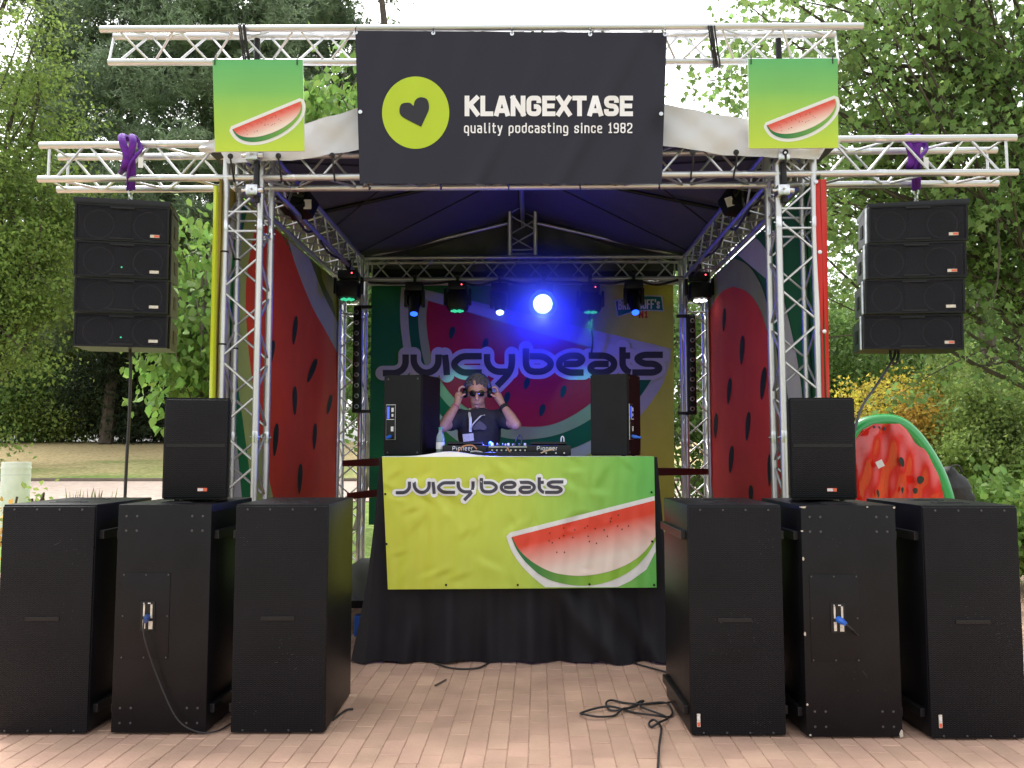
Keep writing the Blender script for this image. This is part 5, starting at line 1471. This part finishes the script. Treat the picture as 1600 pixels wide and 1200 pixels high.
# power cables along the side trusses
for sg in (-1, 1):
    pts = [L(sg * (X0 - .0), .35 + k * .3, 3.37 + .035 * math.sin(k * 1.9) - .02 * (k % 2)) for k in range(11)]
    cable('truss_cable', 'black power cables lashed along the %s eave truss' % ('left' if sg < 0 else 'right'), pts, .011)
pts = [L(-1.75 + k * .25, DP - .04, 3.36 - .03 * (k % 2) + .015 * math.sin(k * 2.3)) for k in range(15)]
cable('truss_cable', 'black power cable looping along the rear truss between the lamps', pts, .014)
cable('truss_cable', 'loose cable hanging down beside the wash light on the rear banner', [at(918, 478, 9.5), at(922, 505, 9.7), at(926, 530, 9.75), at(924, 552, 9.78), at(922, 556, 9.78)], .01)
# ================================================================== DJ GEAR
def player(label, X, Y, rz=0, txt=True):
    t = thing('media_player', label, 'player', (X, Y, TT + .002), rz, 'disc players on the table')
    MB().box((0, 0, .048), (.32, .38, .076), bev=.008).build('body', M['blackm'], t, True, False)
    for x in (-.12, .12):
        for y in (-.15, .15): MB().lathe((x, y, 0), (0, 0, 1), [(0, .014), (.012, .016)], 8).build('foot', M['blackr'], t, False, False)
    MB().lathe((0, .07, .085), (0, 0, 1), [(0, .098), (.012, .1), (.016, .09), (.016, .05), (.012, .04)], 28).build('jog_wheel', M['blackm'], t, True, False)
    o = MB().box((0, -.1, .088), (.26, .07, .02), Matrix.Rotation(R(-28), 3, 'X'), bev=.004).build('screen_hood', M['blackm'], t, False, False)
    for x in (-.1, .06, .12): MB().lathe((x, .165, .085), (0, 0, 1), [(0, .01), (.012, .009)], 10).build('button', M['card'], t, False, False)
    if txt:
        sfp = lambda px, py, off: Vector((px, -.192 - off, py))
        b = MB(); 
        H = .028; x = -.085
        for ch in 'Pioneer':
            gw, stt = G[ch]
            for s_ in stt:
                P = [(x + p[0] * gw * H * 1.05, .05 + p[1] * H) for p in s_]
                ribbon(b, rounded(P, .005) if len(P) > 2 else P, .0045, sfp, .0 + len(b.v) * 1e-6, step=.02, cap=False)
            x += gw * H * 1.05 + .0105
        b.build('lettering', M['card'], t, False, False)
    for x in (-.1, -.02, .05, .11): MB().lathe((x, -.19, .03), (0, -1, 0), [(0, .007), (.012, .006)], 8).build('socket', M['steel'], t, False, False)
    return t
player('black disc player at the left half of the table before the disc jockey', at(728, 700, 6.42).x, 6.42, 0)
player('black disc player at the right half of the table', at(856, 700, 6.42).x, 6.42, 0)
t = thing('dj_mixer', 'black mixer with rows of knobs between the two players', 'mixer', (at(795, 700, 6.42).x, 6.42, TT + .002))
MB().box((0, 0, .042), (.31, .36, .084), bev=.006).build('body', M['blackm'], t, True, False)
for i in range(7):
    for j in range(5): MB().lathe((-.12 + i * .04, -.13 + j * .055, .084), (0, 0, 1), [(0, .009), (.016, .008), (.018, .006)], 8).build('knob', M['screw'] if (i + j) % 3 else M['card'], t, True, False)
for i in range(4): MB().box((-.08 + i * .055, .15, .092), (.012, .02, .016)).build('fader', M['card'], t, False, False)
MB().box((0, -.182, .074), (.29, .003, .006)).build('edge_strip', M['steel'], t, False, False)
for i in range(8): MB().lathe((-.12 + i * .034, -.181, .05), (0, -1, 0), [(0, .007), (.01, .006)], 8).build('socket', M['steel'], t, False, False)
MB().ball((-.135, -.1, .1), .016, 10, 6).build('blue_button', M['led_blue'], t, True, False)
l = bpy.data.lights.new('button_dj_fill', 'POINT'); l.energy, l.color, l.shadow_soft_size = 8, (.08, .12, 1), .03  # light of the button, boosted as an added blue fill on the disc jockey
o = bpy.data.objects.new('button_dj_fill', l); C.objects.link(o); o.parent = t; o.location = (-.135, -.13, .15)
p = at(688, 712, 6.3); p.z = TT
t = thing('water_bottle', 'clear plastic bottle with white label beside the left monitor speaker', 'bottle', p)
MB().lathe(p + Vector((0, 0, .003)), (0, 0, 1), [(0, .026), (.006, .031), (.13, .031), (.16, .026), (.185, .013), (.2, .013)], 16).build('bottle', mat('bottle_plastic', (.35, .45, .42), .12, alpha=.55), t, True)
MB().lathe(p + Vector((0, 0, .06)), (0, 0, 1), [(0, .0318), (.05, .0318)], 16).build('label', M['card'], t, True)
MB().lathe(p + Vector((0, 0, .203)), (0, 0, 1), [(0, .015), (.018, .0145)], 12).build('cap', mat('green_cap', (.05, .3, .2), .4), t, True)
p = at(879, 712, 6.35); p.z = TT
t = thing('cable_clip', 'white bent clip standing on a black block beside the right player', 'clip', p)
MB().box(p + Vector((0, 0, .055)), (.045, .06, .105), bev=.004).build('block', M['blackm'], t)
MB().tube([p + Vector((math.cos(q) * .011, -.0, .125 + .03 * max(0, math.sin(q)) + (-.02 if abs(math.sin(q)) < .01 else 0))) for q in [math.pi * k / 8 for k in range(9)]], .005, 6).build('bent_wire', M['card'], t, True)
for i, (lb, col, pts) in enumerate((('orange patch cable on the table before the left player', (.5, .22, .08), [(712, 711), (717, 704), (725, 697), (738, 696), (745, 702)]), ('orange patch cable drooping before the mixer', (.5, .25, .1), [(792, 698), (795, 704), (800, 709), (812, 711)]),
                                    ('red patch cable lying before the mixer', (.4, .08, .06), [(785, 711), (800, 710), (808, 712)]), ('tan patch cable before the right player', (.5, .35, .2), [(845, 708), (855, 704), (866, 702)]), ('white plug and cable at the left player', (.6, .6, .6), [(735, 706), (745, 705), (756, 708)]))):
    cable('patch_cable', lb, [at(*q, 6.18 + .005 * i) for q in pts], .006, m_=mat('patch_%d' % i, col, .5))
cable('microphone_cable', 'thin black cable arching up above the mixer', [at(806, 690, 6.4), at(808, 684, 6.4), at(812, 680, 6.4), at(815, 684, 6.4), at(815, 694, 6.4)], .005)
o = MB().box((at(790, 700, 6.2).x, 6.2, TT + .02), (.5, .14, .036), bev=.004).build('power_strip', M['blackm']); tag(o, 'flat black box lying on the table behind the banner fold', 'box')
o = MB().box(at(568, 885, 6.9), (.12, .1, .16), bev=.008).build('blue_tub', M['blue']); o.location.z = 0; tag(o, 'small blue tub on the ground between subwoofer and skirt', 'tub')
o.data.transform(Matrix.Translation((0, 0, -at(568, 885, 6.9).z + .081)))

# ================================================================== PERSON
DY = 7.0
dj = lambda px, py, Y=DY: at(px, py, Y)
HC = dj(746, 614)
t = thing('person', 'disc jockey in dark T-shirt, sunglasses and lanyard holding headphones to his ears', 'person', (HC.x, DY, .28))
RH = Matrix.Rotation(R(14), 3, 'X')                      # head bent forward
hv = lambda x, y, z: HC + RH @ Vector((x, y, z))
b = MB()
sh_l, sh_r = dj(718, 652), dj(780, 652)
el_l, el_r = dj(691, 668, DY - .24), dj(806, 664, DY - .22)
wr_l, wr_r = dj(714, 632, DY - .1), dj(786, 634, DY - .1)
chest = Vector(((sh_l.x + sh_r.x) / 2, DY, sh_l.z - .1))
waist = Vector((chest.x, DY + .02, 1.34)); hip = Vector((chest.x, DY + .03, 1.17))
def body(b, g=0.0, limbs_=True):
    b.ball(chest + Vector((0, 0, -.03)), (.165 + g, .115 + g, .2 + g), 16, 12)
    b.capsule(chest + Vector((0, 0, -.1)), waist, .15 + g, .14 + g, 16)
    b.capsule(sh_l + Vector((.02, 0, -.02)), sh_r + Vector((-.02, 0, -.02)), .068 + g, .068 + g)
    b.capsule(waist, hip, .14 + g, .15 + g, 16)
body(b)
b.capsule(chest + Vector((0, .01, .1)), hv(0, .03, -.06), .06, .056)
b.ball(hv(0, .012, .02), (.077, .097, .112), 18, 14, rot=RH)
b.ball(hv(0, -.02, -.055), (.058, .068, .065), 14, 10, rot=RH)
b.ball(hv(0, -.062, -.098), (.026, .022, .018), 10, 8, rot=RH)
b.capsule(hv(0, -.084, .02), hv(0, -.108, -.028), .010, .017)
b.ball(hv(0, -.078, .038), (.056, .016, .012), 12, 8, rot=RH)
b.ball(hv(0, -.086, -.062), (.024, .012, .008), 10, 6, rot=RH); b.ball(hv(0, -.084, -.073), (.021, .012, .008), 10, 6, rot=RH)
for sg in (-1, 1): b.ball(hv(sg * .079, .015, -.005), (.012, .024, .034), 10, 8, rot=RH)
for s_, e_, w_ in ((sh_l, el_l, wr_l), (sh_r, el_r, wr_r)):
    b.capsule(s_, e_, .057, .043); b.capsule(e_, e_.lerp(w_, .4), .043, .043); b.capsule(e_.lerp(w_, .4), w_, .043, .027)
def hand(w_, sg):
    cup = hv(sg * .105, .0, .0)
    palm = w_.lerp(cup, .62) + Vector((sg * .022, -.01, .012))
    b.capsule(w_, palm, .026, .036)
    b.ball(palm, (.02, .034, .04), 10, 8)
    for k in range(4):
        base_ = palm + Vector((sg * -.0, -.028 + k * .019, .034))
        m1 = base_ + Vector((-sg * .006, -.002 + .002 * k, .03 - .003 * abs(k - 1.4)))
        m2 = m1 + Vector((-sg * .022, .0, .014)); tip = m2 + Vector((-sg * .018, .0, -.008))
        b.capsule(base_, m1, .0095, .009, 8); b.capsule(m1, m2, .009, .0085, 8); b.capsule(m2, tip, .0085, .0075, 8)
    th0 = palm + Vector((-sg * .006, -.03, -.014)); th1 = th0 + Vector((-sg * .024, -.022, .012)); th2 = th1 + Vector((-sg * .022, .002, .012))
    b.capsule(th0, th1, .012, .0105, 8); b.capsule(th1, th2, .0105, .009, 8)
hand(wr_l, -1); hand(wr_r, 1)
for sg in (-1, 1):
    h0 = hip + Vector((sg * .085, 0, -.02)); k0 = Vector((hip.x + sg * .1, DY - .01, .76)); f0 = Vector((hip.x + sg * .11, DY + .03, .36))
    b.capsule(h0, k0, .085, .06); b.capsule(k0, f0, .058, .042); b.capsule(f0 + Vector((0, 0, -.03)), f0 + Vector((sg * .02, -.15, -.045)), .04, .032)
def remeshed(b, name, vox, mats, parent, smooth_it=3, disp=0):
    me = b.mesh('tmp', mats); o = bpy.data.objects.new('tmp', me); C.objects.link(o)
    r_ = o.modifiers.new('r', 'REMESH'); r_.mode = 'VOXEL'; r_.voxel_size = vox; r_.use_smooth_shade = True
    s_ = o.modifiers.new('s', 'SMOOTH'); s_.iterations = smooth_it; s_.factor = .5
    dg = bpy.context.evaluated_depsgraph_get()
    m2 = bpy.data.meshes.new_from_object(o.evaluated_get(dg)); m2.name = name
    bpy.data.objects.remove(o)
    m2.materials.clear()
    for q in (mats if isinstance(mats, list) else [mats]): m2.materials.append(q)
    o = bpy.data.objects.new(name, m2); C.objects.link(o)
    m2.transform(world_matrix(parent).inverted()); o.parent = parent
    m2.polygons.foreach_set('use_smooth', [True] * len(m2.polygons))
    return o
remeshed(b, 'body', .0065, M['skin'], t, 2)
b = MB(); body(b, .014)
for s_, e_ in ((sh_l, el_l), (sh_r, el_r)): b.capsule(s_, s_.lerp(e_, .52), .074, .072)
b.ball(chest + Vector((0, .01, .08)), (.085, .08, .05), 12, 8)
shirt = remeshed(b, 'shirt', .011, M['shirt'], t, 3)
b = MB()
for sg in (-1, 1):
    h0 = hip + Vector((sg * .085, 0, -.02)); k0 = Vector((hip.x + sg * .1, DY - .01, .76)); f0 = Vector((hip.x + sg * .11, DY + .03, .36))
    b.capsule(h0, k0, .1, .075); b.capsule(k0, f0 + Vector((0, 0, -.02)), .075, .062)
b.capsule(hip + Vector((-.06, 0, -.03)), hip + Vector((.06, 0, -.03)), .13, .13)
remeshed(b, 'trousers', .013, M['trousers'], t, 3)
b = MB()
for sg in (-1, 1):
    f0 = Vector((hip.x + sg * .11, DY + .03, .33)); b.capsule(f0, f0 + Vector((sg * .02, -.17, -.01)), .05, .045)
remeshed(b, 'shoes', .012, M['blackr'], t, 2)
b = MB(); gh = random.Random(2)                              # short grey hair
for k in range(420):
    th, f = gh.uniform(0, 2 * math.pi), gh.uniform(0, 1.02)
    q = Vector((math.sin(f * 1.25) * math.cos(th) * .078, math.sin(f * 1.25) * math.sin(th) * .1 + .018, math.cos(f * 1.25) * .112 + .022))
    if q.y < -.045 and q.z < .082: continue
    n_ = Vector((q.x / .078, q.y / .1, q.z / .112)).normalized()
    b.add([], [])
    p0 = HC + RH @ (q - n_ * .006); p1 = HC + RH @ (q + n_ * .016 + Vector((gh.gauss(0, .006), gh.gauss(0, .006) - .004, gh.gauss(0, .004))))
    b.tube([p0, p1], [.011, .004], 5)
b.build('hair', M['hair'], t, True)
gl = bpy.data.objects.new('sunglasses', MB().tube([hv(-.034, -.092, .02), hv(0, -.1, .026), hv(.034, -.092, .02)], .0035, 6).mesh('sunglasses', M['blackm'])); C.objects.link(gl)
gl.data.transform(world_matrix(t).inverted()); gl.parent = t
for sg in (-1, 1):
    MB().lathe(hv(sg * .034, -.094, .014), RH @ Vector((sg * .25, -1, -.05)), [(0, .027), (.004, .027), (.006, .02)], 16).build('glass', M['lens'], gl, True)
    MB().tube([hv(sg * .06, -.085, .02), hv(sg * .079, -.05, .018), hv(sg * .084, .02, .012)], .003, 5).build('temple', M['blackm'], gl, True)
# lanyard, badge, shirt print, watch, wristband
nk = HC + Vector((0, .0, -.14))
bd = dj(732, 686, DY - .16)
la = MB().tube(spline([nk + Vector((-.06, .02, .015)), nk + Vector((-.06, -.09, -.04)), dj(735, 655, DY - .15), dj(735, 675, DY - .165)], 5), .011, 6, flat=.25).build('lanyard', M['card'], t, True)
MB().tube(spline([nk + Vector((.065, .02, .015)), nk + Vector((.058, -.09, -.045)), dj(751, 650, DY - .15), dj(738, 664, DY - .168), dj(736, 672, DY - .168)], 5), .009, 6, flat=.25).build('strap', M['card'], la, True)
MB().box(bd + Vector((0, -.03, .012)), (.085, .004, .06), Matrix.Rotation(R(-6), 3, 'Y')).build('badge', M['sticker'], t)
sfs = lambda px, py, off: at(px, py, DY - .148 - off + .05 * ((px - 748) / 30) ** 2)
spade = sp2([(749, 657), (758, 664), (760, 669), (756, 672), (751, 671)]) + sp2([(747, 671), (742, 672), (738, 669), (741, 664), (749, 657)])
polyprint('shirt_print', spade, sfs, .008, (.12, .11, .12), t, M['print_m'], step=6)
d_ = (wr_r - el_r).normalized()
MB().lathe(el_r.lerp(wr_r, .82), d_, [(0, .036), (.004, .04), (.032, .037), (.036, .032)], 16).build('watch', M['blackr'], t, True)
d_ = (wr_l - el_l).normalized()
MB().lathe(el_l.lerp(wr_l, .86), d_, [(0, .033), (.012, .032)], 14).build('wristband', mat('pink_band', (.5, .1, .2), .6), t, True)
# headphones: worn, so they stay a thing of their own
hp = thing('headphones', 'dark headphones worn by the disc jockey, blue light painted into the band', 'headphones', HC)
pts = [hv(math.cos(q) * .1, .03, .0 + math.sin(q) * .145) for q in [math.pi * k / 16 for k in range(17)]]
MB().tube(pts, .014, 8, flat=1.6).build('headband', mat('blue_lit_black_plastic', (.02, .03, .12), .3), hp, True)  # blue lamplight is put into the colour of the dark band
for sg in (-1, 1):
    e = MB().lathe(hv(sg * .086, .012, -.002), RH @ Vector((sg, 0, 0)), [(0, .034), (.012, .042), (.03, .04), (.036, .028)], 18).build('ear_cup', M['blackm'], hp, True)
    MB().lathe(hv(sg * .08, .012, -.002), RH @ Vector((sg, 0, 0)), [(0, .03), (.006, .036), (.012, .034)], 16).build('ear_pad', M['blackr'], e, True)

# ================================================================== BEHIND THE RIGHT SIDE: inflatable slice, case, backpack
YI = 7.45
rimc = [(1262, 1020), (1258, 930), (1264, 850), (1284, 770), (1310, 710), (1340, 672), (1370, 660), (1400, 662), (1424, 679), (1448, 711), (1468, 750), (1482, 800), (1492, 880), (1494, 960), (1490, 1010)]
t = thing('inflatable_slice', 'big inflatable watermelon slice with green rim behind the right subwoofers', 'inflatable', (at(1376, 900, YI).x, YI, 0))
rp = [at(*q, YI) for q in rimc]
for q in rp: q.z = max(q.z, .09)
rp = spline(rp, 6)
MB().tube(rp, .072, 14).build('green_rim', mat('green_vinyl', (.02, .32, .07), .22, coat=.3, bump=.03, bscale=10), t, True)
MB().tube([rp[0], (rp[0] + rp[-1]) / 2, rp[-1]], .072, 14).build('bottom_tube', mat('green_vinyl'), t, True)
b = MB(); cx_ = sum(q.x for q in rp) / len(rp); nr = 60
inner = rp
zb = .09
rows = 30
for j in range(rows + 1):
    z = zb + (max(q.z for q in rp) - .02 - zb) * j / rows
    lx = [q for q in rp]
    # span of the slice at this height
    xs_ = []
    for i in range(len(rp) - 1):
        a, c_ = rp[i], rp[i + 1]
        if (a.z - z) * (c_.z - z) <= 0 and abs(a.z - c_.z) > 1e-6: xs_.append(a.x + (c_.x - a.x) * (z - a.z) / (c_.z - a.z))
    if len(xs_) < 2: xs_ = [rp[0].x, rp[-1].x] if z < .5 else [cx_ - .05, cx_ + .05]
    x0_, x1_ = min(xs_), max(xs_)
    for i in range(nr + 1):
        u = i / nr; x = x0_ + (x1_ - x0_) * u
        puff = .06 * (math.sin(math.pi * u) ** .4) + .028 * abs(math.sin((x - cx_) / .42 * math.pi * 1.5 + .4 * z)) + .003 * math.sin(x * 50 + z * 9) + .003 * math.sin(z * 14 - x * 37)
        b.v.append((x, YI - .02 - puff, z))
for j in range(rows):
    for i in range(nr):
        a = j * (nr + 1) + i; b.f.append((a, a + 1, a + nr + 2, a + nr + 1)); b.mi.append(0)
b.build('red_cushion', mat('red_vinyl', (.6, .02, .012), .12, coat=.5, bump=.04, bscale=7), t, True)
for px, py, w_, h_, an in ((1409, 722, 5, 10, -.3), (1438, 750, 7, 8, .3), (1430, 767, 5, 6, 0), (1410, 766, 2.5, 6, 0), (1372, 771, 2.5, 8, -.2)):
    sfi = lambda x, y, off: at(x, y, YI - .145 - off)
    polyprint('seed', seed(px, py, h_ * .8, w_ * .8, an), sfi, 0, (.012, .012, .012), t, mat('black_vinyl', (.012, .012, .012), .25), step=200)
for px, py, w_, h_ in ((1375, 725, .06, .06),):
    MB().box(at(px, py, YI - .15), (w_, .003, h_), Matrix.Rotation(R(-25), 3, 'Y')).build('warning_label', M['card'], t)
for k in range(5):
    q = at(1366 + k * 8, 668 + k * .9, YI - .088); MB().box(q, (.018, .002, .028)).build('printed_mark', M['dark'], t)
YP = 8.0
p = at(1494, 790, YP)
t = thing('flight_case', 'black flight case hidden behind the rightmost subwoofers', 'case', (p.x, YP + .1, 0))
MB().box((p.x, YP + .1, .46), (.62, .45, .9), bev=.01).build('case_body', M['blackp'], t, True)
for x in (-.3, .3): MB().box((p.x + x, YP - .13, .46), (.03, .012, .9)).build('edge_profile', M['steel'], t)
for x in (-.25, .25):
    for y in (-.07, .27): MB().lathe((p.x + x - .02, YP + y, .02), (1, 0, 0), [(0, .02), (.04, .02)], 10).build('castor', M['blackr'], t)
t = thing('backpack', 'black backpack standing behind the inflatable slice', 'backpack', (p.x, YP + .05, .912))
b = MB(); bz_ = .912; H_ = at(1490, 728, YP).z - bz_
b.ball((p.x, YP + .05, bz_ + H_ * .42), (.17, .12, H_ * .44), 16, 12); b.capsule((p.x - .02, YP + .05, bz_ + H_ * .5), (p.x - .03, YP + .05, bz_ + H_ * .8), .13, .08)
b.box((p.x, YP + .05, bz_ + H_ * .2), (.33, .2, H_ * .36), bev=.03)
remeshed(b, 'bag', .014, mat('black_nylon', (.014, .014, .016), .6, bump=.3, bscale=20), t, 4)
b = MB().tube(spline([Vector((p.x - .07, YP - .06, bz_ + H_ * .8)), Vector((p.x - .05, YP - .04, bz_ + H_ * .98)), Vector((p.x + .02, YP - .03, bz_ + H_ * 1.0)), Vector((p.x + .05, YP - .03, bz_ + H_ * .85))], 5), .01, 6); b.build('grab_handle', M['blackr'], t, True)
# white post on the left lawn
q = at(26, 722, 13.4)
zb = terrain(13.4) - .02
t = thing('white_bin', 'white round waste bin on the grass at the left edge', 'bin', (q.x, 13.4, zb))
MB().lathe((q.x, 13.4, zb), (0, 0, 1), [(0, .19), (.02, .2), (q.z - zb - .1, .205), (q.z - zb - .1, .212), (q.z - zb - .07, .212), (q.z - zb - .07, .203), (q.z - zb, .205), (q.z - zb, .17), (q.z - zb - .05, .165)], 24).build('bin_body', M['white'], t, True)
MB().lathe((q.x, 13.4, q.z - .2), (0, 0, 1), [(0, .209), (.012, .209)], 24).build('hoop', M['card'], t, True)
